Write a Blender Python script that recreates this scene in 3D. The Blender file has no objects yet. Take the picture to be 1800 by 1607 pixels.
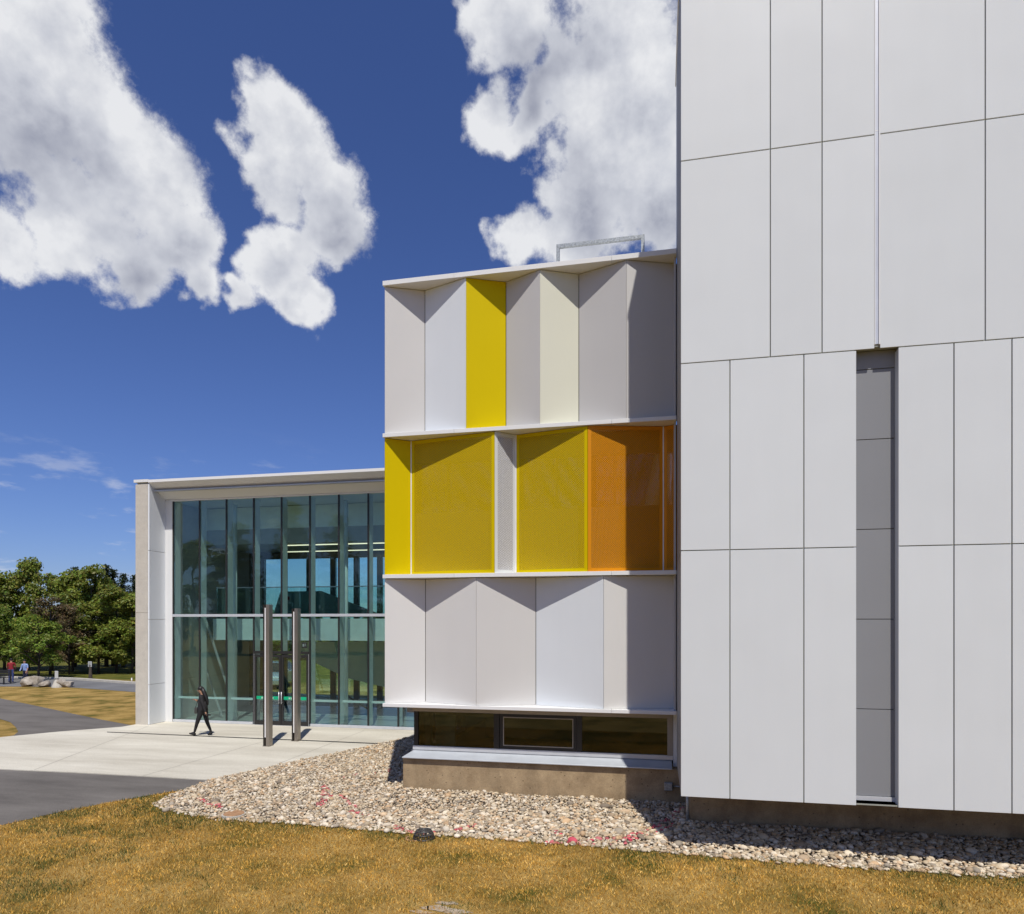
import bpy, bmesh, math, random
import numpy as np
from mathutils import Vector, Matrix

R = math.radians
sc = bpy.context.scene
COL = sc.collection

# ------------------------------------------------------------------ camera
CAM_H = 3.93
YAW = 12.1
cam = bpy.data.cameras.new("camera")
cam.lens = 24.0
cam.sensor_width = 36.0
cam.shift_y = 289.5 / 1800.0
cam.clip_start = 0.1
cam.clip_end = 3000.0
cam_o = bpy.data.objects.new("camera", cam)
cam_o.location = (0, 0, CAM_H)
cam_o.rotation_euler = (R(90), 0, R(YAW))
COL.objects.link(cam_o)
sc.camera = cam_o

# ------------------------------------------------------------------ sun, view
SUN_EL, SUN_AZ = 60.5, 20.0          # azimuth: to the right of straight behind the facades' normal
tdir = Vector((-math.sin(R(SUN_AZ)) * math.cos(R(SUN_EL)), math.cos(R(SUN_AZ)) * math.cos(R(SUN_EL)), -math.sin(R(SUN_EL))))
sun = bpy.data.lights.new("sun", 'SUN')
sun.energy = 4.3
sun.angle = R(0.53)
sun.color = (1.0, 0.955, 0.885)
sun_o = bpy.data.objects.new("sun", sun)
sun_o.rotation_euler = tdir.to_track_quat('-Z', 'Y').to_euler()
sun_o.location = (10, -20, 40)
COL.objects.link(sun_o)
sc.view_settings.view_transform = 'Standard'
sc.view_settings.look = 'None'
sc.view_settings.exposure = 0.0
sc.view_settings.gamma = 1.0
sc.render.engine = 'CYCLES'
sc.cycles.max_bounces = 6
sc.cycles.diffuse_bounces = 3
sc.cycles.glossy_bounces = 3
sc.cycles.transparent_max_bounces = 16
sc.cycles.caustics_reflective = False
sc.cycles.caustics_refractive = False

# ------------------------------------------------------------------ picture <-> place
CY, SY = math.cos(R(YAW)), math.sin(R(YAW))
F = 1200.0
HOR = 1093.0
def ray(px):
    a = (px - 900.0) / F
    return (CY * a - SY, SY * a + CY)
def U(px, v):
    r = ray(px); return r[0] / r[1] * v
def Zat(px, py, v):
    r = ray(px); zc = v / r[1]
    return CAM_H - (py - HOR) * zc / F
def G(px, py, z=0.0):
    zc = F * (CAM_H - z) / (py - HOR); r = ray(px)
    return (r[0] * zc, r[1] * zc)
def Dir(px, py):
    r = ray(px)
    return Vector((r[0], r[1], (HOR - py) / F)).normalized()

# ------------------------------------------------------------------ world: sky and clouds
def build_world():
    w = bpy.data.worlds.new("World"); sc.world = w; w.use_nodes = True
    w.cycles.sampling_method = 'MANUAL'; w.cycles.sample_map_resolution = 512
    nt = w.node_tree; nt.nodes.clear()
    N, L = nt.nodes.new, nt.links.new
    def math_(op, a, b=None, c=None):
        m = N('ShaderNodeMath'); m.operation = op
        for i, x in enumerate((a, b, c)):
            if x is None: continue
            if hasattr(x, 'links'): L(x, m.inputs[i])
            else: m.inputs[i].default_value = x
        return m.outputs[0]
    def noise(scale, det, rough, vec):
        n = N('ShaderNodeTexNoise'); n.inputs['Scale'].default_value = scale; n.inputs['Detail'].default_value = det; n.inputs['Roughness'].default_value = rough; L(vec, n.inputs['Vector']); return n
    tc = N('ShaderNodeTexCoord'); gen = tc.outputs['Generated']
    sep = N('ShaderNodeSeparateXYZ'); L(gen, sep.inputs[0])
    cmb = N('ShaderNodeCombineXYZ'); L(sep.outputs[0], cmb.inputs[0]); L(math_('ABSOLUTE', sep.outputs[1]), cmb.inputs[1]); L(sep.outputs[2], cmb.inputs[2])
    # domain warp gives the clouds ragged outlines
    nw = noise(5.5, 4, .6, gen)
    sb = N('ShaderNodeVectorMath'); sb.operation = 'SUBTRACT'; sb.inputs[1].default_value = (.5, .5, .5); L(nw.outputs['Color'], sb.inputs[0])
    wd = N('ShaderNodeVectorMath'); wd.operation = 'MULTIPLY_ADD'; L(sb.outputs[0], wd.inputs[0]); wd.inputs[1].default_value = (.15, .15, .15); L(cmb.outputs[0], wd.inputs[2])
    blobs = [
        (40, 30, 175), (110, 190, 160), (245, 285, 112), (120, 360, 125), (290, 415, 85), (30, 445, 70), (220, 480, 70), (330, 505, 45), (-130, 230, 120),
        (500, 225, 78), (415, 225, 42), (550, 300, 88), (465, 320, 80), (575, 400, 84), (490, 460, 92), (545, 555, 52), (415, 522, 42),
        (900, 40, 110), (850, 175, 68), (940, 170, 70), (1090, 120, 125), (1060, 265, 125), (1185, 330, 140), (1010, 380, 110), (890, 405, 62),
        (1150, 200, 120), (1010, 150, 100),
        (-900, 500, 150), (1700, 250, 170), (2300, 350, 170), (600, -450, 170), (1500, -500, 200),
    ]
    prev = None
    for (x, y, r) in blobs:
        c = Dir(x, y)
        rr = 0.5 * ((Dir(x + r, y) - c).length + (Dir(x, y + r) - c).length)
        d = N('ShaderNodeVectorMath'); d.operation = 'DISTANCE'; L(wd.outputs[0], d.inputs[0]); d.inputs[1].default_value = c
        m = math_('DIVIDE', d.outputs['Value'], rr)
        prev = m if prev is None else math_('SMOOTH_MIN', prev, m, 0.3)
    field = math_('SUBTRACT', 1.0, prev)                      # > 0 inside, falling outwards
    n1 = noise(11.0, 10, .65, gen)
    dens = math_('MAXIMUM', math_('MULTIPLY_ADD', field, 1.7, math_('MULTIPLY_ADD', n1.outputs['Fac'], 3.1, -1.60)), -1.0)
    alpha = N('ShaderNodeMapRange'); alpha.interpolation_type = 'SMOOTHSTEP'; L(dens, alpha.inputs[0])
    alpha.inputs[1].default_value = -0.14; alpha.inputs[2].default_value = 0.50
    am = math_('MULTIPLY', alpha.outputs[0], .97)
    # brightness: thick middles are grey, sunward billows bright
    off = N('ShaderNodeVectorMath'); off.operation = 'ADD'; off.inputs[1].default_value = (0.02, -0.006, 0.035); L(gen, off.inputs[0])
    n2 = noise(11.0, 5, .55, off.outputs[0])
    n3 = noise(4.5, 2, .5, off.outputs[0])
    n4 = noise(11.0, 8, .58, gen)
    diff = math_('SUBTRACT', n2.outputs['Fac'], n4.outputs['Fac'])
    grey = None                                               # the thick, shaded bodies of the clouds
    for (x, y, r) in ((60, 260, 210), (230, 450, 170), (570, 400, 130), (490, 520, 110), (1120, 430, 250), (940, 150, 120)):
        c = Dir(x, y); rr = 0.5 * ((Dir(x + r, y) - c).length + (Dir(x, y + r) - c).length)
        d = N('ShaderNodeVectorMath'); d.operation = 'DISTANCE'; L(wd.outputs[0], d.inputs[0]); d.inputs[1].default_value = c
        m = math_('DIVIDE', d.outputs['Value'], rr)
        grey = m if grey is None else math_('SMOOTH_MIN', grey, m, 0.4)
    gm = N('ShaderNodeMapRange'); gm.interpolation_type = 'SMOOTHSTEP'; L(grey, gm.inputs[0]); gm.inputs[1].default_value = 1.15; gm.inputs[2].default_value = -.15
    edge = N('ShaderNodeMapRange'); L(dens, edge.inputs[0]); edge.inputs[1].default_value = .0; edge.inputs[2].default_value = 1.0
    shade = math_('ADD', math_('MULTIPLY_ADD', diff, 2.3, math_('MULTIPLY', math_('MULTIPLY', gm.outputs[0], edge.outputs[0]), .80)), math_('MULTIPLY_ADD', n3.outputs['Fac'], .9, -.20))
    shade = math_('MULTIPLY', shade, .78)
    cr = N('ShaderNodeValToRGB'); L(shade, cr.inputs[0])
    cr.color_ramp.elements[0].position = 0.05; cr.color_ramp.elements[0].color = (0.82, 0.83, 0.855, 1)
    cr.color_ramp.elements[1].position = 0.95; cr.color_ramp.elements[1].color = (0.34, 0.36, 0.44, 1)
    e = cr.color_ramp.elements.new(0.45); e.color = (0.60, 0.62, 0.68, 1)
    c10 = N('ShaderNodeVectorMath'); c10.operation = 'SCALE'; c10.inputs['Scale'].default_value = 10.0; L(cr.outputs[0], c10.inputs[0])
    # small flat clouds low over the horizon
    st = N('ShaderNodeMapping'); st.inputs['Scale'].default_value = (1, 1, 3.6); L(gen, st.inputs['Vector'])
    nl = noise(9.5, 7, .58, st.outputs[0])
    la = N('ShaderNodeMapRange'); la.interpolation_type = 'SMOOTHSTEP'; L(nl.outputs['Fac'], la.inputs[0]); la.inputs[1].default_value = .545; la.inputs[2].default_value = .70
    lb = N('ShaderNodeMapRange'); lb.interpolation_type = 'SMOOTHSTEP'; L(sep.outputs[2], lb.inputs[0]); lb.inputs[1].default_value = .26; lb.inputs[2].default_value = .10
    low = math_('MULTIPLY', math_('MULTIPLY', la.outputs[0], lb.outputs[0]), .62)
    am = math_('MAXIMUM', am, low)
    # clear sky
    sky = N('ShaderNodeTexSky'); sky.sky_type = 'NISHITA'; sky.sun_disc = False
    sky.sun_elevation = R(SUN_EL); sky.sun_rotation = R(180 - SUN_AZ)
    sky.air_density = 1.0; sky.dust_density = 0.3; sky.ozone_density = 3.0; sky.altitude = 100
    tint = N('ShaderNodeMix'); tint.data_type = 'RGBA'; tint.blend_type = 'MULTIPLY'; tint.inputs[0].default_value = 1.0
    tint.inputs[7].default_value = (0.52, 0.615, 0.97, 1); L(sky.outputs[0], tint.inputs[6])
    mix = N('ShaderNodeMix'); mix.data_type = 'RGBA'; L(am, mix.inputs[0]); L(tint.outputs[2], mix.inputs[6]); L(c10.outputs[0], mix.inputs[7])
    bg = N('ShaderNodeBackground'); bg.inputs[1].default_value = 0.10; L(mix.outputs[2], bg.inputs[0])
    out = N('ShaderNodeOutputWorld'); L(bg.outputs[0], out.inputs[0])
build_world()

# ------------------------------------------------------------------ materials
MATS = {}
def newmat(name):
    m = bpy.data.materials.new(name); m.use_nodes = True
    MATS[name] = m
    nt = m.node_tree
    return m, nt, nt.nodes["Principled BSDF"], nt.nodes.new, nt.links.new
def simple(name, col, rough=.5, metal=0.0, spec=.5, vary=0.06, vscale=3.0, bump=0.0, bscale=30.0, coat=0.0):
    m, nt, b, N, L = newmat(name)
    b.inputs['Roughness'].default_value = rough; b.inputs['Metallic'].default_value = metal
    b.inputs['Specular IOR Level'].default_value = spec; b.inputs['Coat Weight'].default_value = coat
    tc = N('ShaderNodeTexCoord'); geo = N('ShaderNodeNewGeometry')
    n = N('ShaderNodeTexNoise'); n.inputs['Scale'].default_value = vscale; n.inputs['Detail'].default_value = 6; L(geo.outputs['Position'], n.inputs['Vector'])
    mr = N('ShaderNodeMapRange'); mr.inputs[1].default_value = .3; mr.inputs[2].default_value = .7; mr.inputs[3].default_value = 1 - vary; mr.inputs[4].default_value = 1 + vary; L(n.outputs['Fac'], mr.inputs[0])
    sc_ = N('ShaderNodeVectorMath'); sc_.operation = 'SCALE'; sc_.inputs[0].default_value = col; L(mr.outputs[0], sc_.inputs['Scale'])
    L(sc_.outputs[0], b.inputs['Base Color'])
    if bump:
        n2 = N('ShaderNodeTexNoise'); n2.inputs['Scale'].default_value = bscale; n2.inputs['Detail'].default_value = 5; L(geo.outputs['Position'], n2.inputs['Vector'])
        bp = N('ShaderNodeBump'); bp.inputs['Strength'].default_value = bump; bp.inputs['Distance'].default_value = .02; L(n2.outputs['Fac'], bp.inputs['Height']); L(bp.outputs[0], b.inputs['Normal'])
    return m
def panelmat(name, col, rough=.42, wob=.012):
    """painted metal panel: faint mottling, slight oil-canning, rain streaks"""
    m, nt, b, N, L = newmat(name)
    b.inputs['Roughness'].default_value = rough; b.inputs['Specular IOR Level'].default_value = .22
    geo = N('ShaderNodeNewGeometry'); oi = N('ShaderNodeObjectInfo')
    mp = N('ShaderNodeMapping'); mp.inputs['Scale'].default_value = (3, 3, .4); L(geo.outputs['Position'], mp.inputs['Vector'])
    n = N('ShaderNodeTexNoise'); n.inputs['Scale'].default_value = 1.3; n.inputs['Detail'].default_value = 5; L(mp.outputs[0], n.inputs['Vector'])
    n3 = N('ShaderNodeTexNoise'); n3.inputs['Scale'].default_value = .9; n3.inputs['Detail'].default_value = 3; L(geo.outputs['Position'], n3.inputs['Vector'])
    ad = N('ShaderNodeMath'); ad.operation = 'ADD'; L(n.outputs['Fac'], ad.inputs[0]); L(n3.outputs['Fac'], ad.inputs[1])
    mr = N('ShaderNodeMapRange'); mr.inputs[1].default_value = .6; mr.inputs[2].default_value = 1.4; mr.inputs[3].default_value = .985; mr.inputs[4].default_value = 1.012; L(ad.outputs[0], mr.inputs[0])
    rm = N('ShaderNodeMapRange'); rm.inputs[3].default_value = .975; rm.inputs[4].default_value = 1.025; L(oi.outputs['Random'], rm.inputs[0])
    ml = N('ShaderNodeMath'); ml.operation = 'MULTIPLY'; L(mr.outputs[0], ml.inputs[0]); L(rm.outputs[0], ml.inputs[1])
    s = N('ShaderNodeVectorMath'); s.operation = 'SCALE'; s.inputs[0].default_value = col; L(ml.outputs[0], s.inputs['Scale']); L(s.outputs[0], b.inputs['Base Color'])
    n2 = N('ShaderNodeTexNoise'); n2.inputs['Scale'].default_value = .8; n2.inputs['Detail'].default_value = 1; L(geo.outputs['Position'], n2.inputs['Vector'])
    bp = N('ShaderNodeBump'); bp.inputs['Strength'].default_value = 1.0; bp.inputs['Distance'].default_value = wob; L(n2.outputs['Fac'], bp.inputs['Height']); L(bp.outputs[0], b.inputs['Normal'])
    return m
def perfmat(name, col, pitch=.038, rad=.0104):
    m, nt, b, N, L = newmat(name)
    b.inputs['Base Color'].default_value = (*col, 1); b.inputs['Roughness'].default_value = .5; b.inputs['Specular IOR Level'].default_value = .2
    tc = N('ShaderNodeTexCoord'); sp = N('ShaderNodeSeparateXYZ'); L(tc.outputs['Object'], sp.inputs[0])
    def lattice(o):
        ds = []
        for i, (axis, p) in enumerate(((0, pitch), (2, pitch * 1.0))):
            a = N('ShaderNodeMath'); a.operation = 'MULTIPLY_ADD'; L(sp.outputs[axis], a.inputs[0]); a.inputs[1].default_value = 1 / p; a.inputs[2].default_value = o + 100
            f = N('ShaderNodeMath'); f.operation = 'FRACT'; L(a.outputs[0], f.inputs[0])
            h = N('ShaderNodeMath'); h.operation = 'SUBTRACT'; L(f.outputs[0], h.inputs[0]); h.inputs[1].default_value = .5
            q = N('ShaderNodeMath'); q.operation = 'MULTIPLY'; L(h.outputs[0], q.inputs[0]); L(h.outputs[0], q.inputs[1]); ds.append(q)
        s = N('ShaderNodeMath'); s.operation = 'ADD'; L(ds[0].outputs[0], s.inputs[0]); L(ds[1].outputs[0], s.inputs[1])
        c = N('ShaderNodeMath'); c.operation = 'LESS_THAN'; L(s.outputs[0], c.inputs[0]); c.inputs[1].default_value = (rad / pitch) ** 2
        return c
    c1, c2 = lattice(0), lattice(.5)
    mx = N('ShaderNodeMath'); mx.operation = 'MAXIMUM'; L(c1.outputs[0], mx.inputs[0]); L(c2.outputs[0], mx.inputs[1])
    tr = N('ShaderNodeBsdfTransparent'); mix = N('ShaderNodeMixShader'); L(mx.outputs[0], mix.inputs[0]); L(b.outputs[0], mix.inputs[1]); L(tr.outputs[0], mix.inputs[2])
    L(mix.outputs[0], nt.nodes['Material Output'].inputs[0])
    return m
def glassmat(name, tint, refl=1.0, base=.02, wob=.0):
    m, nt, b, N, L = newmat(name); nt.nodes.remove(b)
    tr = N('ShaderNodeBsdfTransparent'); tr.inputs[0].default_value = (*tint, 1)
    gl = N('ShaderNodeBsdfGlossy'); gl.inputs['Roughness'].default_value = 0.0; gl.inputs['Color'].default_value = (.93, .97, .97, 1)
    fr = N('ShaderNodeFresnel'); fr.inputs[0].default_value = 1.52
    ma = N('ShaderNodeMath'); ma.operation = 'MULTIPLY_ADD'; ma.use_clamp = True; L(fr.outputs[0], ma.inputs[0]); ma.inputs[1].default_value = refl; ma.inputs[2].default_value = base
    if wob:
        geo = N('ShaderNodeNewGeometry'); n2 = N('ShaderNodeTexNoise'); n2.inputs['Scale'].default_value = 1.2; L(geo.outputs['Position'], n2.inputs['Vector'])
        bp = N('ShaderNodeBump'); bp.inputs['Distance'].default_value = wob; L(n2.outputs['Fac'], bp.inputs['Height']); L(bp.outputs[0], gl.inputs['Normal'])
    mix = N('ShaderNodeMixShader'); L(ma.outputs[0], mix.inputs[0]); L(tr.outputs[0], mix.inputs[1]); L(gl.outputs[0], mix.inputs[2])
    L(mix.outputs[0], nt.nodes['Material Output'].inputs[0])
    return m
def attrmat(name, rough=.7, transl=0.0, spec=.3, bump=0):
    m, nt, b, N, L = newmat(name)
    at = N('ShaderNodeAttribute'); at.attribute_name = "col"
    L(at.outputs['Color'], b.inputs['Base Color']); b.inputs['Roughness'].default_value = rough; b.inputs['Specular IOR Level'].default_value = spec
    if bump:
        geo = N('ShaderNodeNewGeometry'); n2 = N('ShaderNodeTexNoise'); n2.inputs['Scale'].default_value = 60; n2.inputs['Detail'].default_value = 4; L(geo.outputs['Position'], n2.inputs['Vector'])
        bp = N('ShaderNodeBump'); bp.inputs['Strength'].default_value = bump; bp.inputs['Distance'].default_value = .01; L(n2.outputs['Fac'], bp.inputs['Height']); L(bp.outputs[0], b.inputs['Normal'])
    if transl:
        t = N('ShaderNodeBsdfTranslucent'); L(at.outputs['Color'], t.inputs[0])
        mix = N('ShaderNodeMixShader'); mix.inputs[0].default_value = transl; L(b.outputs[0], mix.inputs[1]); L(t.outputs[0], mix.inputs[2])
        L(mix.outputs[0], nt.nodes['Material Output'].inputs[0])
    return m
def concrete(name, c1, c2, holes=True, streak=(1, 1, 1), scale=2.2, rough=.85, joints=None):
    m, nt, b, N, L = newmat(name); b.inputs['Roughness'].default_value = rough; b.inputs['Specular IOR Level'].default_value = .25
    geo = N('ShaderNodeNewGeometry'); mp = N('ShaderNodeMapping'); mp.inputs['Scale'].default_value = streak; L(geo.outputs['Position'], mp.inputs['Vector'])
    n = N('ShaderNodeTexNoise'); n.inputs['Scale'].default_value = scale; n.inputs['Detail'].default_value = 9; n.inputs['Roughness'].default_value = .65; L(mp.outputs[0], n.inputs['Vector'])
    cr = N('ShaderNodeValToRGB'); L(n.outputs['Fac'], cr.inputs[0]); cr.color_ramp.elements[0].position = .33; cr.color_ramp.elements[0].color = (*c1, 1); cr.color_ramp.elements[1].position = .68; cr.color_ramp.elements[1].color = (*c2, 1)
    nf = N('ShaderNodeTexNoise'); nf.inputs['Scale'].default_value = 55; nf.inputs['Detail'].default_value = 6; L(geo.outputs['Position'], nf.inputs['Vector'])
    mf = N('ShaderNodeMapRange'); mf.inputs[1].default_value = .3; mf.inputs[2].default_value = .7; mf.inputs[3].default_value = .86; mf.inputs[4].default_value = 1.12; L(nf.outputs['Fac'], mf.inputs[0])
    s = N('ShaderNodeVectorMath'); s.operation = 'SCALE'; L(cr.outputs[0], s.inputs[0]); L(mf.outputs[0], s.inputs['Scale'])
    last = s.outputs[0]
    if holes:
        v = N('ShaderNodeTexVoronoi'); v.inputs['Scale'].default_value = 7.5; L(geo.outputs['Position'], v.inputs['Vector'])
        vr = N('ShaderNodeMapRange'); vr.inputs[1].default_value = .07; vr.inputs[2].default_value = .13; vr.inputs[3].default_value = .42; vr.inputs[4].default_value = 1; L(v.outputs['Distance'], vr.inputs[0])
        s2 = N('ShaderNodeVectorMath'); s2.operation = 'SCALE'; L(last, s2.inputs[0]); L(vr.outputs[0], s2.inputs['Scale']); last = s2.outputs[0]
        # drips
        mp2 = N('ShaderNodeMapping'); mp2.inputs['Scale'].default_value = (2.1, 2.1, .5); L(geo.outputs['Position'], mp2.inputs['Vector'])
        nd = N('ShaderNodeTexNoise'); nd.inputs['Scale'].default_value = 1.6; nd.inputs['Detail'].default_value = 5; L(mp2.outputs[0], nd.inputs['Vector'])
        md = N('ShaderNodeMapRange'); md.inputs[1].default_value = .36; md.inputs[2].default_value = .52; md.inputs[3].default_value = .86; md.inputs[4].default_value = 1.03; L(nd.outputs['Fac'], md.inputs[0])
        s3 = N('ShaderNodeVectorMath'); s3.operation = 'SCALE'; L(last, s3.inputs[0]); L(md.outputs[0], s3.inputs['Scale']); last = s3.outputs[0]
    L(last, b.inputs['Base Color'])
    bp = N('ShaderNodeBump'); bp.inputs['Strength'].default_value = .35; bp.inputs['Distance'].default_value = .006; L(nf.outputs['Fac'], bp.inputs['Height']); L(bp.outputs[0], b.inputs['Normal'])
    return m

WHITE = panelmat('white_panel', (.665, .69, .69))
FASC = panelmat('fascia_white', (.78, .78, .765), rough=.35, wob=.003)
GREIGE = panelmat('greige_panel', (.595, .583, .562))
GREIGE2 = panelmat('grey_beige_panel', (.54, .53, .52))
COOL = panelmat('cool_white_panel', (.68, .71, .735))
CREAM = panelmat('cream_panel', (.70, .695, .57))
YELLOW = panelmat('yellow_panel', (.62, .475, .0), rough=.5)
ORANGE = panelmat('orange_panel', (.66, .25, .003), rough=.5)
WARM = panelmat('warm_white_panel', (.68, .67, .645))
YELLOW.node_tree.nodes['Principled BSDF'].inputs['Specular IOR Level'].default_value = .08
PYEL = perfmat('yellow_perforated', (.80, .56, .003))
PORA = perfmat('orange_perforated', (.84, .33, .003))
PWHI = perfmat('white_perforated', (.78, .78, .79))
DARK = simple('dark_frame', (.022, .021, .02), .4)
BLACK = simple('black_gap', (.012, .012, .011), .8)
BACKING = simple('backing_grey', (.34, .35, .30), .7)
CAVITY = simple('cavity_grey', (.12, .105, .08), .8)
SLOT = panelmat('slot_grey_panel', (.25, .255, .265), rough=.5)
ALU = simple('aluminium_trim', (.62, .64, .67), .32, .25)
SILLM = simple('sill_metal', (.52, .55, .58), .38, .2)
BEIGEF = simple('beige_window_frame', (.36, .31, .25), .45)
GALV = simple('galvanised_steel', (.36, .38, .38), .45, .6, vary=.3, vscale=25)
STEEL = simple('brushed_steel', (.36, .32, .275), .34, .75, vary=.08, vscale=2)
LITSTRIP = simple('pale_strip', (.80, .78, .76), .4)
CONC = concrete('plinth_concrete', (.28, .20, .115), (.45, .335, .20), scale=2.6)
CONCP = concrete('precast_concrete', (.52, .48, .41), (.60, .555, .475), holes=False, scale=3)
PLAZA = concrete('plaza_concrete', (.47, .435, .355), (.66, .625, .525), holes=False, streak=(.35, 1.6, 1), scale=.55, rough=.9)
ASPH = concrete('asphalt', (.105, .095, .085), (.175, .160, .143), holes=False, streak=(.4, 1.3, 1), scale=.8, rough=.92)
ROADM = concrete('road_asphalt', (.13, .13, .13), (.19, .19, .19), holes=False, scale=.5, rough=.9)
KERBM = concrete('kerb_concrete', (.45, .42, .36), (.55, .52, .45), holes=False)
GLASS = glassmat('curtain_glass', (.87, .985, .965), refl=.6, base=.010, wob=.002)
DGLASS = glassmat('dark_glass', (.52, .54, .45), refl=1.0, base=.01)
CLEAR = glassmat('clear_glass', (.80, .92, .90), refl=1.2, base=.01)
GREEN = simple('green_strip', (.0, .42, .20), .5)
INWHITE = simple('interior_white', (.80, .86, .83), .6)
INGREY = simple('interior_grey', (.40, .40, .38), .7)
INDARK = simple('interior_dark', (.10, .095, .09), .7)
INFLOOR = simple('interior_floor', (.45, .45, .43), .3)
LAMPM, _nt, _b, _N, _L = newmat('lit_lamp'); _b.inputs['Emission Color'].default_value = (1, .86, .62, 1); _b.inputs['Emission Strength'].default_value = 1.2
SKIN = simple('skin', (.42, .23, .14), .55)
BLACKC = simple('black_clothing', (.014, .013, .014), .85, bump=.4, bscale=60)
HAIR = simple('black_hair', (.010, .008, .007), .5)
REDC = simple('red_shirt', (.26, .012, .02), .8)
BLUEC = simple('blue_shirt', (.26, .36, .62), .8)
JEANS = simple('blue_jeans', (.05, .07, .20), .85)
NAVY = simple('navy_trousers', (.02, .022, .05), .85)
ROCK = concrete('boulder_stone', (.20, .165, .12), (.50, .45, .38), holes=True, scale=3.5)
BARK = simple('bark', (.075, .058, .043), .9, vary=.35, vscale=9, bump=.8, bscale=18)
LEAF = attrmat('leaf', rough=.5, transl=.4)
GRASSB = attrmat('grass_blade', rough=.7, transl=.25)
STONE = attrmat('river_stone', rough=.75, bump=.35)
PAINTR = simple('red_paint', (.5, .02, .05), .7)
SIGNM = simple('sign_plate', (.55, .56, .55), .5)
RUST = simple('brown_cover', (.36, .20, .10), .8, vary=.2, vscale=12)
CARP = simple('silver_car_paint', (.55, .58, .62), .25, .4, coat=.8)
TYRE = simple('tyre', (.015, .015, .015), .8)
HEADL = simple('headlight', (.75, .77, .8), .15)

# ------------------------------------------------------------------ helpers
def setp(o, label=None, cat=None, group=None, kind=None):
    if label: o['label'] = label
    if cat: o['category'] = cat
    if group: o['group'] = group
    if kind: o['kind'] = kind
    return o
def empty(name, loc=(0, 0, 0), label=None, cat=None, group=None):
    o = bpy.data.objects.new(name, None); o.location = loc; COL.objects.link(o)
    o.empty_display_size = .3
    return setp(o, label, cat, group)
def link(name, me, mats, parent=None, smooth=False):
    if not isinstance(mats, (list, tuple)): mats = [mats]
    for m in mats: me.materials.append(m)
    o = bpy.data.objects.new(name, me); COL.objects.link(o)
    if parent is not None:
        o.parent = parent
        mw = Matrix.Translation(parent.location) @ parent.rotation_euler.to_matrix().to_4x4()
        if parent.parent is not None:
            mw = Matrix.Translation(parent.parent.location) @ parent.parent.rotation_euler.to_matrix().to_4x4() @ parent.matrix_parent_inverse @ mw
        o.matrix_parent_inverse = mw.inverted()
    if smooth:
        me.polygons.foreach_set('use_smooth', [True] * len(me.polygons))
    return o
class MB:
    def __init__(s): s.v, s.f = [], []
    def box(s, x0, x1, y0, y1, z0, z1):
        n = len(s.v)
        s.v += [(x0, y0, z0), (x1, y0, z0), (x1, y1, z0), (x0, y1, z0), (x0, y0, z1), (x1, y0, z1), (x1, y1, z1), (x0, y1, z1)]
        s.f += [tuple(n + i for i in q) for q in ((3, 2, 1, 0), (4, 5, 6, 7), (0, 1, 5, 4), (1, 2, 6, 5), (2, 3, 7, 6), (3, 0, 4, 7))]
        return s
    def prism(s, poly, z0, z1):
        """vertical prism over a counter-clockwise polygon; z0/z1 may be lists"""
        n = len(s.v); k = len(poly)
        a = z0 if hasattr(z0, '__len__') else [z0] * k
        b = z1 if hasattr(z1, '__len__') else [z1] * k
        s.v += [(p[0], p[1], a[i]) for i, p in enumerate(poly)] + [(p[0], p[1], b[i]) for i, p in enumerate(poly)]
        s.f += [tuple(n + i for i in reversed(range(k))), tuple(n + k + i for i in range(k))]
        for i in range(k):
            j = (i + 1) % k; s.f.append((n + i, n + j, n + k + j, n + k + i))
        return s
    def xprism(s, prof, x0, x1):
        """profile of (y,z) points swept along x"""
        n = len(s.v); k = len(prof)
        s.v += [(x0, y, z) for y, z in prof] + [(x1, y, z) for y, z in prof]
        s.f += [tuple(n + i for i in range(k)), tuple(n + k + i for i in reversed(range(k)))]
        for i in range(k):
            j = (i + 1) % k; s.f.append((n + j, n + i, n + k + i, n + k + j))
        return s
    def tube(s, pts, rads, seg=8, cap=True):
        n0 = len(s.v); pts = [Vector(p) for p in pts]
        prevx = None
        for i, p in enumerate(pts):
            d = (pts[min(i + 1, len(pts) - 1)] - pts[max(i - 1, 0)]).normalized()
            ref = prevx if prevx is not None else (Vector((1, 0, 0)) if abs(d.x) < .9 else Vector((0, 1, 0)))
            x = (ref - d * ref.dot(d)).normalized(); y = d.cross(x); prevx = x
            r = rads[i] if hasattr(rads, '__len__') else rads
            for k in range(seg):
                a = 2 * math.pi * k / seg; s.v.append(tuple(p + (x * math.cos(a) + y * math.sin(a)) * r))
        for i in range(len(pts) - 1):
            for k in range(seg):
                a = n0 + i * seg + k; b = n0 + i * seg + (k + 1) % seg
                s.f.append((a, b, b + seg, a + seg))
        if cap:
            s.f.append(tuple(n0 + k for k in reversed(range(seg)))); e = n0 + (len(pts) - 1) * seg
            s.f.append(tuple(e + k for k in range(seg)))
        return s
    def mesh(s, name, bevel=0.0):
        me = bpy.data.meshes.new(name); me.from_pydata(s.v, [], s.f)
        if bevel or True:
            bm = bmesh.new(); bm.from_mesh(me); bmesh.ops.recalc_face_normals(bm, faces=bm.faces)
            if bevel:
                bmesh.ops.bevel(bm, geom=list(bm.edges), offset=bevel, segments=1, affect='EDGES', profile=.5)
            bm.to_mesh(me); bm.free()
        me.update(); return me
    def build(s, name, mat, parent=None, bevel=0.0, smooth=False):
        return link(name, s.mesh(name, bevel), mat, parent, smooth)
def box(name, x0, x1, y0, y1, z0, z1, mat, parent=None, bevel=0.0):
    return MB().box(x0, x1, y0, y1, z0, z1).build(name, mat, parent, bevel)
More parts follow.
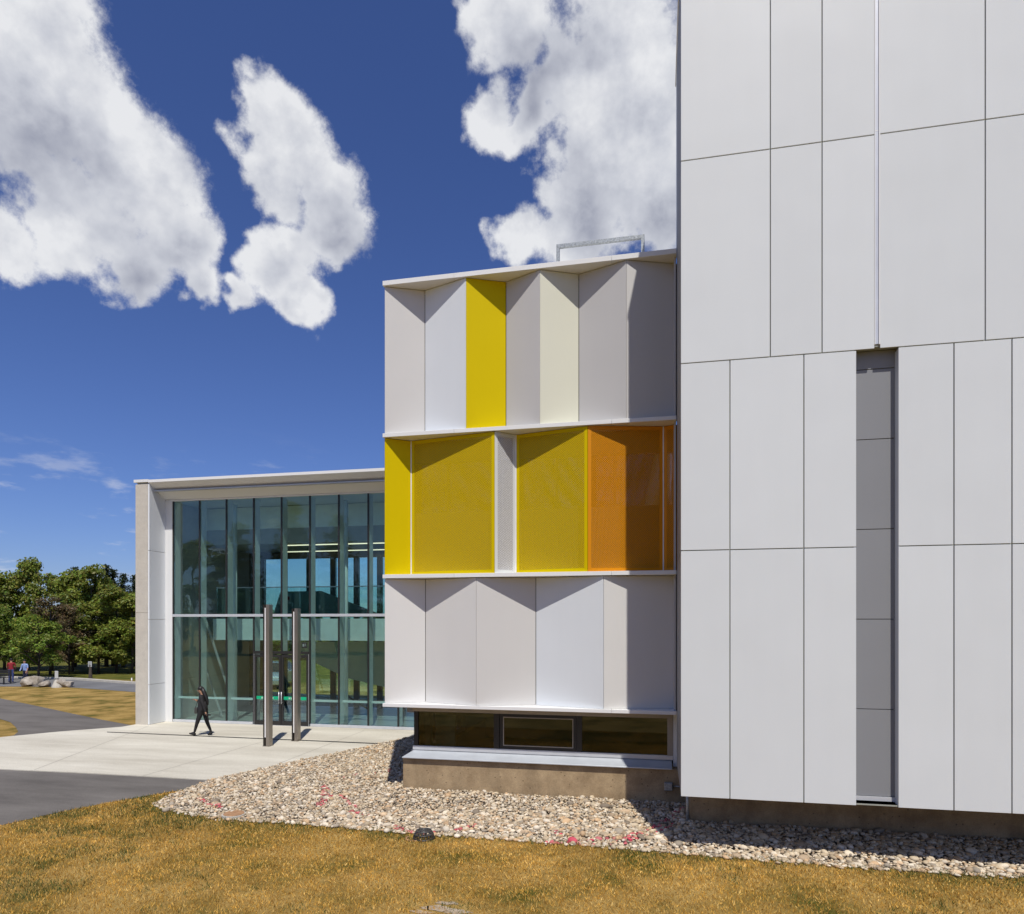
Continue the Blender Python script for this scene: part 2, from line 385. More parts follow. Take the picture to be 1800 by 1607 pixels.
def sheet(name, poly, z, mat, thick=.0, hgt=None):
    me = bpy.data.meshes.new(name)
    bm = bmesh.new(); vs = [bm.verts.new((p[0], p[1], z)) for p in poly]; f = bm.faces.new(vs)
    bmesh.ops.recalc_face_normals(bm, faces=bm.faces)
    if f.normal.z < 0: f.normal_flip()
    if thick:
        r = bmesh.ops.extrude_face_region(bm, geom=[f]); 
        bmesh.ops.translate(bm, verts=[e for e in r['geom'] if isinstance(e, bmesh.types.BMVert)], vec=(0, 0, thick))
        bmesh.ops.recalc_face_normals(bm, faces=bm.faces)
    bmesh.ops.triangulate(bm, faces=bm.faces)
    bm.to_mesh(me); bm.free()
    o = link(name, me, mat); o['kind'] = 'structure'; return o
def np_mesh(name, verts, faces, cols=None, smooth=False):
    """verts (n,3), faces (m,k) with one k for all; cols per face (m,3) stored per face"""
    me = bpy.data.meshes.new(name); m, k = faces.shape
    me.vertices.add(len(verts)); me.vertices.foreach_set('co', verts.astype(np.float32).ravel())
    me.loops.add(m * k); me.loops.foreach_set('vertex_index', faces.astype(np.int32).ravel())
    me.polygons.add(m); me.polygons.foreach_set('loop_start', np.arange(0, m * k, k, dtype=np.int32))
    me.update(calc_edges=True)
    if smooth: me.polygons.foreach_set('use_smooth', np.ones(m, dtype=bool))
    if cols is not None:
        at = me.attributes.new('col', 'FLOAT_COLOR', 'FACE')
        at.data.foreach_set('color', np.hstack([cols, np.ones((m, 1))]).astype(np.float32).ravel())
    me.validate(); return me
def vnoise(x, y, seed, freq):
    rs = np.random.RandomState(seed); t = rs.rand(256, 256)
    X, Y = x * freq + 1000, y * freq + 1000
    xi, yi = np.floor(X).astype(int), np.floor(Y).astype(int); fx, fy = X - xi, Y - yi
    fx = fx * fx * (3 - 2 * fx); fy = fy * fy * (3 - 2 * fy)
    g = lambda a, b: t[a % 256, b % 256]
    return (g(xi, yi) * (1 - fx) + g(xi + 1, yi) * fx) * (1 - fy) + (g(xi, yi + 1) * (1 - fx) + g(xi + 1, yi + 1) * fx) * fy
def fbm(x, y, seed, freq, octv=4):
    s = 0; a = .5
    for i in range(octv): s = s + a * vnoise(x, y, seed + i, freq * 2 ** i); a *= .5
    return s / (1 - .5 ** octv)
def inpoly(x, y, poly):
    r = np.zeros(len(x), bool); k = len(poly); j = k - 1
    for i in range(k):
        xi, yi = poly[i]; xj, yj = poly[j]
        if yi != yj:
            r ^= ((yi > y) != (yj > y)) & (x < (xj - xi) * (y - yi) / (yj - yi) + xi)
        j = i
    return r
def polydist(x, y, line):
    d = np.full(len(x), 1e9)
    for (a, b), (c, e) in zip(line[:-1], line[1:]):
        dx, dy = c - a, e - b; L2 = dx * dx + dy * dy + 1e-9
        t = np.clip(((x - a) * dx + (y - b) * dy) / L2, 0, 1)
        d = np.minimum(d, np.hypot(x - a - t * dx, y - b - t * dy))
    return d

# ================================================================== THE SETTING
def lawnmat():
    m, nt, b, N, L = newmat('dry_lawn'); b.inputs['Roughness'].default_value = .95; b.inputs['Specular IOR Level'].default_value = .1
    geo = N('ShaderNodeNewGeometry')
    n = N('ShaderNodeTexNoise'); n.inputs['Scale'].default_value = .75; n.inputs['Detail'].default_value = 10; n.inputs['Roughness'].default_value = .62; L(geo.outputs['Position'], n.inputs['Vector'])
    cr = N('ShaderNodeValToRGB'); L(n.outputs['Fac'], cr.inputs[0]); e = cr.color_ramp.elements
    e[0].position = .34; e[0].color = (.085, .085, .016, 1); e[1].position = .66; e[1].color = (.43, .295, .10, 1)
    x = e.new(.45); x.color = (.24, .165, .045, 1); x = e.new(.54); x.color = (.34, .225, .07, 1)
    # the watered ground beyond the road is green
    sp = N('ShaderNodeSeparateXYZ'); L(geo.outputs['Position'], sp.inputs[0])
    d = N('ShaderNodeMapRange'); d.interpolation_type = 'SMOOTHSTEP'; d.inputs[1].default_value = 37; d.inputs[2].default_value = 41; L(sp.outputs[1], d.inputs[0])
    gm = N('ShaderNodeMix'); gm.data_type = 'RGBA'; L(d.outputs[0], gm.inputs[0]); L(cr.outputs[0], gm.inputs[6])
    n4 = N('ShaderNodeTexNoise'); n4.inputs['Scale'].default_value = .8; n4.inputs['Detail'].default_value = 7; L(geo.outputs['Position'], n4.inputs['Vector'])
    cr2 = N('ShaderNodeValToRGB'); L(n4.outputs['Fac'], cr2.inputs[0]); cr2.color_ramp.elements[0].position = .35; cr2.color_ramp.elements[0].color = (.06, .075, .012, 1); cr2.color_ramp.elements[1].position = .7; cr2.color_ramp.elements[1].color = (.17, .15, .03, 1)
    L(cr2.outputs[0], gm.inputs[7])
    nf = N('ShaderNodeTexNoise'); nf.inputs['Scale'].default_value = 38; nf.inputs['Detail'].default_value = 6; nf.inputs['Roughness'].default_value = .7; L(geo.outputs['Position'], nf.inputs['Vector'])
    mf = N('ShaderNodeMapRange'); mf.inputs[1].default_value = .3; mf.inputs[2].default_value = .7; mf.inputs[3].default_value = .55; mf.inputs[4].default_value = 1.35; L(nf.outputs['Fac'], mf.inputs[0])
    s = N('ShaderNodeVectorMath'); s.operation = 'SCALE'; L(gm.outputs[2], s.inputs[0]); L(mf.outputs[0], s.inputs['Scale']); L(s.outputs[0], b.inputs['Base Color'])
    bp = N('ShaderNodeBump'); bp.inputs['Strength'].default_value = .8; bp.inputs['Distance'].default_value = .03; L(nf.outputs['Fac'], bp.inputs['Height']); L(bp.outputs[0], b.inputs['Normal'])
    return m
LAWN = lawnmat()
lawn = sheet('lawn_ground', [(-900, -700), (900, -700), (900, 1500), (-900, 1500)], 0.0, LAWN)

# gravel bed outline (front edge follows the lawn)
front_edge = [G(x, y) for x, y in ((272, 1412), (300, 1425), (389, 1440), (470, 1444), (544, 1448), (620, 1455), (700, 1462), (800, 1468), (872, 1473), (960, 1480), (1050, 1487), (1177, 1497), (1300, 1508), (1490, 1523), (1640, 1532), (1800, 1542))]
front_edge += [(front_edge[-1][0] + 4.5, front_edge[-1][1] - .35)]
tip = G(370, 1373)
back_right = G(727, 1297)
gravel_poly = front_edge + [(front_edge[-1][0], 13.6), (.55, 13.6), (.55, 14.9), (-5.6, 14.9), (-5.6, 22.4), (back_right[0] + 1.5, 22.35), back_right, G(560, 1332), tip]
SOIL = simple('gravel_soil', (.24, .20, .15), .95, vary=.3, vscale=20)
sheet('gravel_bed', gravel_poly, 0.004, SOIL)

# concrete plaza
PV = 22.36
plz = [G(-260, 1339.5), G(0, 1353.5), G(120, 1359), G(250, 1366), tip, G(560, 1332), back_right, (back_right[0] + 1.6, 22.42), (-4.5, 22.42), (-4.5, 23.4), (-19.42, 23.4), (-19.42, 22.36), G(215, 1279), G(110, 1287), G(0, 1297.5), G(-260, 1312)]
sheet('concrete_plaza', plz, 0.0, PLAZA, thick=.03)
# slot drain across the plaza
sd = [G(x, y, .03) for x, y in ((188, 1286.5), (675, 1307.0), (675, 1308.6), (188, 1287.6))]
drain = sheet('slot_drain', sd, .034, BLACK); drain['kind'] = 'structure'
for (x0, y0, x1, y1) in ((262, 1276, 60, 1353.7), (546, 1280, 250, 1364.5), (640, 1284.5, 470, 1350)):
    a, b_ = Vector(G(x0, y0, .03)), Vector(G(x1, y1, .03)); n_ = Vector((-(b_ - a).y, (b_ - a).x)).normalized() * .006
    j = sheet('plaza_joint', [a + n_, b_ + n_, b_ - n_, a - n_], .033, simple('joint_dark%d' % x0, (.22, .2, .17), .9))
# asphalt paths
sheet('asphalt_path', [G(-260, 1338.9), G(0, 1352.9), G(250, 1365.4), (tip[0], tip[1]), G(330, 1388), G(280, 1396), G(210, 1408), G(120, 1425), G(0, 1452), G(-260, 1515)], 0.008, ASPH)
sheet('asphalt_footpath', [G(-400, 1296), G(-200, 1278), G(0, 1264.5), G(18, 1270), G(28, 1279), G(32, 1287), G(24, 1293.5), G(6, 1297), G(110, 1287), G(215, 1279), G(236, 1276.3), G(180, 1266), G(130, 1255.5), G(60, 1240.5), G(0, 1228), G(-200, 1208)], 0.012, ASPH)
# road with far kerb
far = [G(x, y) for x, y in ((-700, 1203), (-300, 1195), (0, 1192.6), (70, 1193.3), (130, 1195.5), (235, 1203), (340, 1212), (480, 1222))]
near = [G(x, y) for x, y in ((-700, 1223), (-300, 1212), (0, 1207), (70, 1207.5), (130, 1209), (238, 1217), (340, 1228), (480, 1243))]
ext = lambda p, q, d: (q[0] + (q[0] - p[0]) / math.hypot(q[0] - p[0], q[1] - p[1]) * d, q[1] + (q[1] - p[1]) / math.hypot(q[0] - p[0], q[1] - p[1]) * d)
far.append(ext(far[-2], far[-1], 6)); near.append(ext(near[-2], near[-1], 6))
far += [(far[-1][0] + 10, far[-1][1] - 1.5), (far[-1][0] + 45, far[-1][1] - 1.5)]; near += [(near[-1][0] + 10, near[-1][1] - 1.5), (near[-1][0] + 45, near[-1][1] - 1.5)]
sheet('campus_road', far + near[::-1], 0.010, ROADM)
kb = MB()
for p, q in zip(far[:-1], far[1:]):
    d = Vector((q[0] - p[0], q[1] - p[1])).normalized(); n_ = Vector((-d.y, d.x)) * .32
    kb.prism([p, q, (q[0] + n_.x, q[1] + n_.y), (p[0] + n_.x, p[1] + n_.y)], -.05, .13)
k_ = kb.build('road_kerb', KERBM); k_['kind'] = 'structure'

# ================================================================== WHITE TOWER BLOCK (right)
V1 = 11.8; U1 = U(1197, V1)
ZJ = [1.0, 5.12, 8.26, 11.66, 15.4]
tower = empty('tower_block', (5, 14, 0), 'tall white metal panelled building block cut by the right edge', 'building')
UE = 9.6
GAP = .0085
gu = lambda px: U(px, V1)
slot0, slot1 = gu(1505), gu(1579.5)
ch0, ch1 = gu(1537), gu(1547.3)
# structure behind the panels: two bodies leaving the recessed slot open
tb = MB()
tb.box(U1 + .03, UE, V1 + .026, 15.0, 8.30, 15.36); tb.box(U1 + 2.5, UE, 15.001, 26, 8.30, 15.30)
tb.box(U1 + .03, slot0 - .02, V1 + .026, 26, 1.03, 8.296)
tb.box(slot1 + .02, UE, V1 + .026, 26, 1.03, 8.296)
tb.box(slot0 - .017, slot1 + .017, V1 + .24, 25.9, 1.03, 8.296)
tb.build('backing_wall', BACKING, tower)
TH = .023
def wpanel(x0, x1, z0, z1):
    return box('panel', x0, x1, V1, V1 + TH, z0, z1, WHITE, tower, bevel=.003)
low = [U1] + [gu(p) for p in (1283, 1413, 1505)]
low2 = [slot1] + [gu(p) for p in (1677, 1779)]
low2 += [low2[-1] + .95, low2[-1] + 2.15, low2[-1] + 3.1, UE]
for (z0, z1) in ((ZJ[0], ZJ[1]), (ZJ[1], ZJ[2])):
    for seq in (low, low2):
        for i, (a, b_) in enumerate(zip(seq[:-1], seq[1:])):
            wpanel(a + (GAP if i else 0), b_ - (GAP if i < len(seq) - 2 else 0), z0 + (GAP if z0 > 2 else 0), z1 - GAP)
up = [U1] + [gu(p) for p in (1354, 1445, 1537)]
up2 = [ch1] + [gu(1732)]
up2 += [up2[-1] + .9, up2[-1] + 2.5, UE]
for (z0, z1) in ((ZJ[2], ZJ[3]), (ZJ[3], ZJ[4])):
    for seq in (up, up2):
        for i, (a, b_) in enumerate(zip(seq[:-1], seq[1:])):
            wpanel(a + (GAP if i else 0), b_ - (GAP if i < len(seq) - 2 else 0), z0 + GAP, z1 - (GAP if z1 < 15 else 0))
# reveal channel with pale edges
for (a, b_) in ((ch0 + .001, ch0 + .014), (ch1 - .020, ch1 - .001)):
    box('channel_edge', a, b_, V1 - .006, V1 + .0255, 8.33, 15.39, FASC, tower)
box('channel_back', ch0 + .0145, ch1 - .0205, V1 + .012, V1 + .0255, 8.34, 15.39, ALU, tower)
box('channel_joint', ch0 + .0145, ch1 - .0205, V1 + .010, V1 + .0125, 11.72, 11.735, FASC, tower)
# grey panels in the slot
sz = [1.12, 2.52, 3.97, 5.42, 6.87, 8.00]
for z0, z1 in zip(sz[:-1], sz[1:]):
    box('slot_panel', slot0 - .015, slot1 + .015, V1 + .175, V1 + .205, z0 + .006, z1 - .006, SLOT, tower, bevel=.002)
box('slot_head_panel', slot0 - .015, slot1 + .015, V1 + .175, V1 + .205, 8.006, 8.29, SLOT, tower, bevel=.002)
box('slot_base_rail', slot0 - .015, slot1 + .015, V1 + .15, V1 + .205, 1.05, 1.118, ALU, tower)
box('slot_sill', slot0 + .002, slot1 - .002, V1 + .03, V1 + .24, 1.012, 1.028, FASC, tower)
for (a, b_) in ((slot0 - .03, slot0 - .001), (slot1 + .001, slot1 + .03)):
    box('slot_reveal', a, b_, V1 + .024, V1 + .24, 1.0, 8.24, COOL, tower)
# side return facing the folded wing
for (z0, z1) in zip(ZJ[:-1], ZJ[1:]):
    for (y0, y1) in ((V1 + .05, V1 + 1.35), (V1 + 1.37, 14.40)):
        box('side_panel', U1 + .001, U1 + .029, y0, y1, z0 + .01, z1 - .01, SLOT, tower)  # slot grey puts the shade of this white return into its colour
box('side_panel', U1 + .001, U1 + .029, 14.42, 15.0, 11.7, 15.38, WHITE, tower)
box('roof_coping', U1 - .02, UE, V1 - .02, 15.05, 15.402, 15.45, FASC, tower)
box('soffit', U1 + .012, UE, V1 + .026, 13.6, 1.005, 1.028, BACKING, tower)
# concrete base set back under the overhang
box('concrete_base', U(1214, 13.35), UE, 13.35, 20, -.3, 1.003, CONC, tower)
pp = MB().tube([(U(1208, 13.3), 13.26, -.1), (U(1208, 13.3), 13.26, 1.0)], .028, 10).build('drain_pipe', GALV, tower, smooth=True)

# ================================================================== FOLDED WING (middle)
VR, VV = 14.50, 14.87            # ridge and valley planes
VF = 14.46                       # fascia front
wing = empty('folded_wing', (-3, 15, 0), 'building wing with folded white, yellow and orange facade panels in three rows', 'building')
UL, URt = U(672.4, VF), U1 - .004
zf = lambda px, py: Zat(px, py, VF)
ZF = [zf(672.4, 1236.7), zf(672.4, 1010.2), zf(672.4, 762.2), zf(672.4, 494.0)]   # top edges of the four fascia plates at the left end
FT = [.075, .085, .085, .105]
segs = [UL, U(798, VF), U(1075, VF), URt]
for k in range(4):
    z1 = ZF[k]; z0 = z1 - FT[k]
    for a, b_ in zip(segs[:-1], segs[1:]):
        box('fascia', a + (.002 if a > UL else 0), b_ - .002, VF, 15.06, z0, z1, FASC, wing, bevel=.003)
rows = [
    # (z bottom, z top, [(px, is_valley)...], [materials])
    (ZF[2] + .004, ZF[3] - FT[3] - .012, [(676, 0), (747, 1), (819, 0), (889.5, 1), (949, 0), (1017.5, 1), (1101, 0), (1190.5, 1)], [GREIGE, COOL, YELLOW, GREIGE2, CREAM, GREIGE2, GREIGE]),
    (ZF[1] + .004, ZF[2] - FT[2] - .012, [(676, 0), (723, 1), (869.5, 0), (907, 1), (1033, 0), (1166, 1), (1191, .82)], [YELLOW, PYEL, PWHI, PYEL, PORA, PORA]),
    (ZF[0] + .004, ZF[1] - FT[1] - .012, [(676, 0), (748, 1), (837, 0), (942, 1), (1061, 0), (1191, 1)], [WARM, WARM, GREIGE, COOL, WARM]),
]
SOLID = {PYEL: YELLOW, PORA: ORANGE, PWHI: WHITE}
TP = .028
def fold_panel(p, q, z0, z1, mat):
    d = Vector((q[0] - p[0], q[1] - p[1])); Lw = d.length; ang = math.atan2(d.y, d.x)
    g = .006
    def place(o):
        o.location = (p[0], p[1], z0); o.rotation_euler = (0, 0, ang); return o
    h = z1 - z0
    if mat in SOLID:
        bd = .075
        o = MB().box(bd, Lw - bd, .004, .010, bd, h - bd).build('perforated_panel', mat)
        o.parent = wing; o.matrix_parent_inverse = Matrix.Translation(wing.location).inverted(); place(o)
        fr = MB().box(g, bd, 0, TP, 0, h).box(Lw - bd, Lw - g, 0, TP, 0, h).box(bd, Lw - bd, 0, TP, 0, bd).box(bd, Lw - bd, 0, TP, h - bd, h)
        f = link('border_frame', fr.mesh('border_frame'), SOLID[mat]); f.parent = o
    else:
        o = MB().box(g, Lw - g, 0, TP, 0, h).build('fold_panel', mat, bevel=.002)
        o.parent = wing; o.matrix_parent_inverse = Matrix.Translation(wing.location).inverted(); place(o)
    return o
for (z0, z1, pts, mats) in rows:
    P = []
    for px, va in pts:
        v = VR + (VV - VR) * va; P.append((U(px, v), v))
    for i, m in enumerate(mats):
        fold_panel(P[i], P[i + 1], z0, z1, m)
    if PYEL in mats:
        for i in (1, 3, 5):
            x, y = P[i]; box('corner_trim', x - .012, x + .012, y - .012, y + .02, z0, z1, LITSTRIP, wing)
# wall behind the folds with a dark window band behind the perforated row
wb = MB()
wb.box(UL + .05, URt - .02, 15.07, 15.30, ZF[0] - .06, ZF[1] - .09)
wb.box(UL + .05, URt - .02, 15.07, 15.30, ZF[2] - .08, ZF[3] - .11)
wb.box(UL + .05, URt - .02, 15.07, 15.30, ZF[1] - .085, 6.45)
wb.box(UL + .05, URt - .02, 15.07, 15.30, 7.60, ZF[2] - .085)
wb.box(UL + .05, UL + .25, 15.301, 22.0, ZF[0] - .06, ZF[3] - .11)
wb.box(UL + .251, URt - .02, 21.8, 22.0, ZF[0] - .06, ZF[3] - .11)
wb.build('inner_wall', CAVITY, wing)
for a, b_ in zip(np.linspace(UL + .06, URt - .04, 6)[:-1], np.linspace(UL + .06, URt - .04, 6)[1:]):
    box('window_pane', a + .03, b_ - .03, 15.12, 15.14, 6.452, 7.598, DGLASS, wing)
    box('window_mullion', b_ - .029, b_ + .029, 15.09, 15.2, 6.452, 7.598, DARK, wing)
box('roof_deck', UL + .05, URt - .02, 15.065, 22.0, ZF[3] - .10, ZF[3] - .01, FASC, wing)
box('floor_slab', UL + .255, URt - .02, 15.31, 21.78, ZF[0] - .30, ZF[0] - .10, INGREY, wing)
# side fin closing the folded screen at the left end
box('end_panel', UL + .035, UL + .06, VR + .06, 15.06, ZF[0] + .003, ZF[3] - FT[3] - .003, WARM, wing)
box('end_channel', URt - .05, URt - .012, VR + .1, 15.05, ZF[0] + .003, ZF[3] - FT[3] - .003, GREIGE2, wing)
# plinth, sill and window strip
PU0 = U(708, 14.7); PU1 = .60
box('plinth', PU0, PU1, 14.7, 15.4, -.3, .835, CONC, wing, bevel=.012)
box('plinth_side', PU0, PU0 + .5, 15.401, 22.0, -.3, .83, CONC, wing)
SU1 = U(1181.5, 14.62)
sl = MB(); a_ = U(706.5, 14.62); b_ = U(728, 15.0)
sl.v = [(a_, 14.62, .838), (SU1, 14.62, .838), (SU1, 15.02, .838), (b_, 15.02, .838), (a_, 14.62, .862), (SU1, 14.62, .862), (SU1, 15.02, .965), (b_, 15.02, .965)]
sl.f = [(3, 2, 1, 0), (4, 5, 6, 7), (0, 1, 5, 4), (1, 2, 6, 5), (2, 3, 7, 6), (3, 0, 4, 7)]
sl.build('window_sill', SILLM, wing, bevel=.003)
wv = 15.0
uw = lambda px: U(px, wv)
WZ0, WZ1 = 1.065, 1.86
box('bottom_rail', uw(726), uw(1183), wv - .02, wv + .06, .97, WZ0, ALU, wing, bevel=.003)
box('window_head', uw(726), uw(1183), wv - .03, wv + .06, WZ1, ZF[0] - .078, BEIGEF, wing)
box('corner_mullion', uw(728), uw(735), wv - .01, wv + .08, WZ0, WZ1, DARK, wing)
box('jamb', uw(1173), uw(1183), wv - .025, wv + .06, WZ0 + .001, WZ1 - .001, BEIGEF, wing, bevel=.003)
box('window_mullion', uw(868), uw(878), wv - .01, wv + .06, WZ0, WZ1, DARK, wing)
box('window_mullion', uw(1014), uw(1023), wv - .01, wv + .06, WZ0, WZ1, DARK, wing)
sash = empty('opening_sash', (uw(946), wv, 1.45)); sash.parent = wing; sash.matrix_parent_inverse = Matrix.Translation(wing.location).inverted()
x0, x1 = uw(879), uw(1013.5)
sm_ = MB().box(x0, x0 + .07, wv - .005, wv + .05, WZ0 + .003, WZ1 - .003).box(x1 - .07, x1, wv - .005, wv + .05, WZ0 + .003, WZ1 - .003).box(x0 + .07, x1 - .07, wv - .005, wv + .05, WZ0 + .003, WZ0 + .07).box(x0 + .07, x1 - .07, wv - .005, wv + .05, WZ1 - .07, WZ1 - .003)
sm_.build('sash_frame', DARK, sash)
ln = MB().box(x0 + .072, x0 + .09, wv - .012, wv + .02, WZ0 + .073, WZ1 - .073).box(x1 - .09, x1 - .072, wv - .012, wv + .02, WZ0 + .073, WZ1 - .073).box(x0 + .09, x1 - .09, wv - .012, wv + .02, WZ0 + .073, WZ0 + .091).box(x0 + .09, x1 - .09, wv - .012, wv + .02, WZ1 - .091, WZ1 - .073)
ln.build('glazing_bead', BEIGEF, sash)
box('glass_pane', x0 + .091, x1 - .091, wv + .005, wv + .015, WZ0 + .092, WZ1 - .092, DGLASS, sash)
box('glass_pane', uw(735), uw(868), wv + .02, wv + .03, WZ0 + .001, WZ1 - .001, DGLASS, wing)
box('glass_pane', uw(1023), uw(1173), wv + .02, wv + .03, WZ0 + .001, WZ1 - .001, DGLASS, wing)
box('blind_rail', uw(1024), uw(1172), wv + .07, wv + .11, WZ1 - .10, WZ1 - .002, BEIGEF, wing)
box('blind_rail', uw(785), uw(866), wv + .07, wv + .11, WZ1 - .07, WZ1 - .002, BEIGEF, wing)
box('white_infill', uw(1183.5), PU1 - .03, wv - .04, wv + .1, .84, ZF[0] - .08, FASC, wing)
# room behind the window strip
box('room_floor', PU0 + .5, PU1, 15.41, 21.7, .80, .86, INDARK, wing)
box('room_wall', PU0 + 1.2, PU1, 17.6, 17.75, .87, ZF[0] - .32, INGREY, wing)
box('room_partition', uw(735) + .12, uw(735) + .62, 15.9, 16.0, .87, ZF[0] - .32, INWHITE, wing)
for (y0, y1) in ((15.7, 15.95), (17.2, 17.4), (18.8, 22.0)):
    box('side_pier', PU0 + .10, PU0 + .30, y0, y1, .84, ZF[0] - .08, BEIGEF, wing)
for (y0, y1) in ((15.06, 15.7), (15.95, 17.2), (17.4, 18.8)):
    box('side_pane', PU0 + .18, PU0 + .19, y0 + .002, y1 - .002, .95, ZF[0] - .12, CLEAR, wing)
box('side_sill', PU0 + .08, PU0 + .3, 15.08, 18.79, .835, .945, ALU, wing)
# chairs pushed against the glass are unreadable in the photo: one dark table inside
# junction box and conduit on the plinth
jb = empty('junction_box', (U(1175, 14.68), 14.68, .45), 'small grey electrical junction box on the shaded concrete plinth', 'electrical box')
bx = U(1175, 14.66)
box('box_body', bx - .085, bx + .085, 14.60, 14.698, .40, .57, GALV, jb, bevel=.012)
MB().tube([(bx + .086, 14.66, .49), (PU1 - .04, 14.66, .49)], .014, 8).build('conduit', GALV, jb, smooth=True)
box('box_cover', bx - .07, bx + .07, 14.592, 14.599, .415, .555, GALV, jb)

# roof guard rail on the wing
def railing():
    v = 14.95
    u0, u1 = U(981, v), U(1130, v); zb = ZF[3] - .01; zt = Zat(981, 437, v)
    o = empty('roof_guard_rail', (u0, v, zb), 'galvanised steel guard rail standing on the roof edge', 'railing')
    r = .035
    box('top_rail', u0 - r, u1 + r, v - r, v + r, zt, zt + .075, GALV, o)
    for u in (u0, u1):
        box('post', u - r, u + r, v - r, v + r, zb, zt - .001, GALV, o)
        MB().xprism([(v + .04, zb), (v + .36, zb), (v + .04, zb + .42)], u - .01, u + .01).build('brace', GALV, o)
railing()

# ================================================================== GLASS PAVILION (left)
VG = 23.29
pav = empty('glass_pavilion', (-12, 24, 0), 'two-storey glass entrance pavilion with white overhanging roof frame', 'building')
WU0, WU1 = U(238, PV), U(262, PV)
ZT = Zat(262, 843.5, PV); ZG = Zat(305, 882, VG)
PR = -4.6; PB = 29.0
# concrete end wall in three pours
for z0, z1 in ((-.1, 4.26), (4.27, ZT - .16)):
    box('end_wall', WU0, WU1 - .06, PV, PB, z0, z1, CONCP, pav, bevel=.006)
box('wall_cap', WU0 - .05, WU1 - .03, PV - .03, PB, ZT - .085, ZT + .02, FASC, pav)
box('cap_shadow_gap', WU0 + .06, WU1 - .08, PV + .04, PB, ZT - .16, ZT - .086, BACKING, pav)
LINING = panelmat('lining_white', (.80, .83, .85))
# white lining panels on the inner side
zl = [.03, 1.55, 4.02, 6.62, ZT - .13]
for z0, z1 in zip(zl[:-1], zl[1:]):
    box('lining_panel', WU1 - .058, WU1, PV + .015, VG - .06, z0 + .008, z1 - .008, LINING, pav, bevel=.002)
box('frame_post', WU1 - .05, U(304.5, VG), VG - .058, VG + .10, .03, ZG + .02, FASC, pav, bevel=.004)
# roof with tapered soffit
MB().xprism([(PV - .02, ZT - .10), (PV - .02, ZT), (PB, ZT), (PB, ZG + .1), (VG + .2, ZG + .06), (VG - .02, ZG + .06), (PV + .42, ZT - .36), (PV + .22, ZT - .26)], WU1 - .029, PR).build('roof', FASC, pav)
box('soffit_reveal', WU1 + .02, PR, PV + .215, PV + .40, ZT - .40, ZT - .36, SILLM, pav)
box('head_trim', WU1 + .02, PR, VG - .05, VG + .10, ZG - .0, ZG + .058, FASC, pav)
# curtain wall
bay = 1.163; uk = [-18.5 + bay * k for k in range(13)]
ZM0, ZM1 = 4.12, 4.22
box('transom', uk[0], uk[-1], VG - .07, VG + .06, ZM0, ZM1, ALU, pav, bevel=.004)
box('base_rail', uk[0], uk[3] - .03, VG - .05, VG + .06, .034, .13, ALU, pav, bevel=.004)
box('base_rail', uk[5] + .03, uk[-1], VG - .05, VG + .06, .034, .13, ALU, pav, bevel=.004)
DZ = 2.72
for k, u in enumerate(uk):
    for (z0, z1) in ((.131, ZM0 - .001), (ZM1 + .001, ZG - .001)):
        zz0 = z0
        if k == 4 and z0 < 1: zz0 = DZ + .1
        box('mullion', u - .028, u + .028, VG - .035, VG + .02, zz0, z1, DARK, pav)
        box('mullion_fin', u - .026, u + .026, VG + .021, VG + .36, zz0 + .002, z1 - .002, INWHITE, pav)
    if k < len(uk) - 1:
        for (z0, z1) in ((.132, ZM0 - .002), (ZM1 + .002, ZG - .002)):
            if k in (3, 4) and z0 < 1: z0 = DZ + .101
            o = box('glass_pane', u + .033, uk[k + 1] - .033, VG, VG + .012, z0, z1, GLASS, pav)
            o.rotation_euler = (R(random.Random(k * 7 + int(z0)).uniform(-.12, .12)), 0, R(random.Random(k * 5 + int(z0)).uniform(-.1, .1)))
            o.rotation_euler = (0, 0, 0)
box('door_head', uk[3] + .033, uk[5] - .033, VG - .045, VG + .1, DZ, DZ + .10, DARK, pav)
# doors
GRAYB = simple('bronze_frame', (.16, .13, .11), .4, .4)
for k in (3, 4):
    x0, x1 = uk[k] + .04, uk[k + 1] - (.04 if k == 4 else .012)
    if k == 4: x0 = uk[k] + .012
    d = empty('door', (x0, VG, .03)); d.parent = pav; d.matrix_parent_inverse = Matrix.Translation(pav.location).inverted()
    fr = MB().box(x0, x0 + .085, VG - .05, VG + .01, .04, DZ - .03).box(x1 - .085, x1, VG - .05, VG + .01, .04, DZ - .03).box(x0 + .085, x1 - .085, VG - .05, VG + .01, .04, .20).box(x0 + .085, x1 - .085, VG - .05, VG + .01, DZ - .13, DZ - .03)
    fr.build('door_frame', DARK, d)
    box('door_glass', x0 + .086, x1 - .086, VG - .025, VG - .015, .201, DZ - .131, CLEAR, d)
    st = box('green_strip', x0 + .088, x1 - .088, VG - .031, VG - .027, 1.0, 1.12, GREEN, d)
    mk = MB(); x = x0 + .30
    rr = random.Random(k)
    for gidx, n_ in enumerate((2, 3)):
        for c in range(n_):
            mk.box(x, x + .055, VG - .035, VG - .032, 1.03, 1.045).box(x, x + .012, VG - .035, VG - .032, 1.046, 1.09).box(x + .035, x + .048, VG - .035, VG - .032, 1.046, 1.085).box(x + .013, x + .034, VG - .035, VG - .032, 1.066, 1.076)
            x += .085
        x += .10
    mk.build('strip_marks', LITSTRIP, d)
    hx = x1 - .04 if k == 3 else x0 + .04
    MB().tube([(hx, VG - .12, .85), (hx, VG - .12, 1.30)], .016, 8).tube([(hx, VG - .12, .9), (hx, VG - .05, .9)], .012, 6).tube([(hx, VG - .12, 1.25), (hx, VG - .05, 1.25)], .012, 6).build('pull_handle', ALU, d, smooth=True)
box('door_jamb', uk[3] + .033, uk[3] + .039, VG - .06, VG + .05, .034, DZ, ALU, pav)
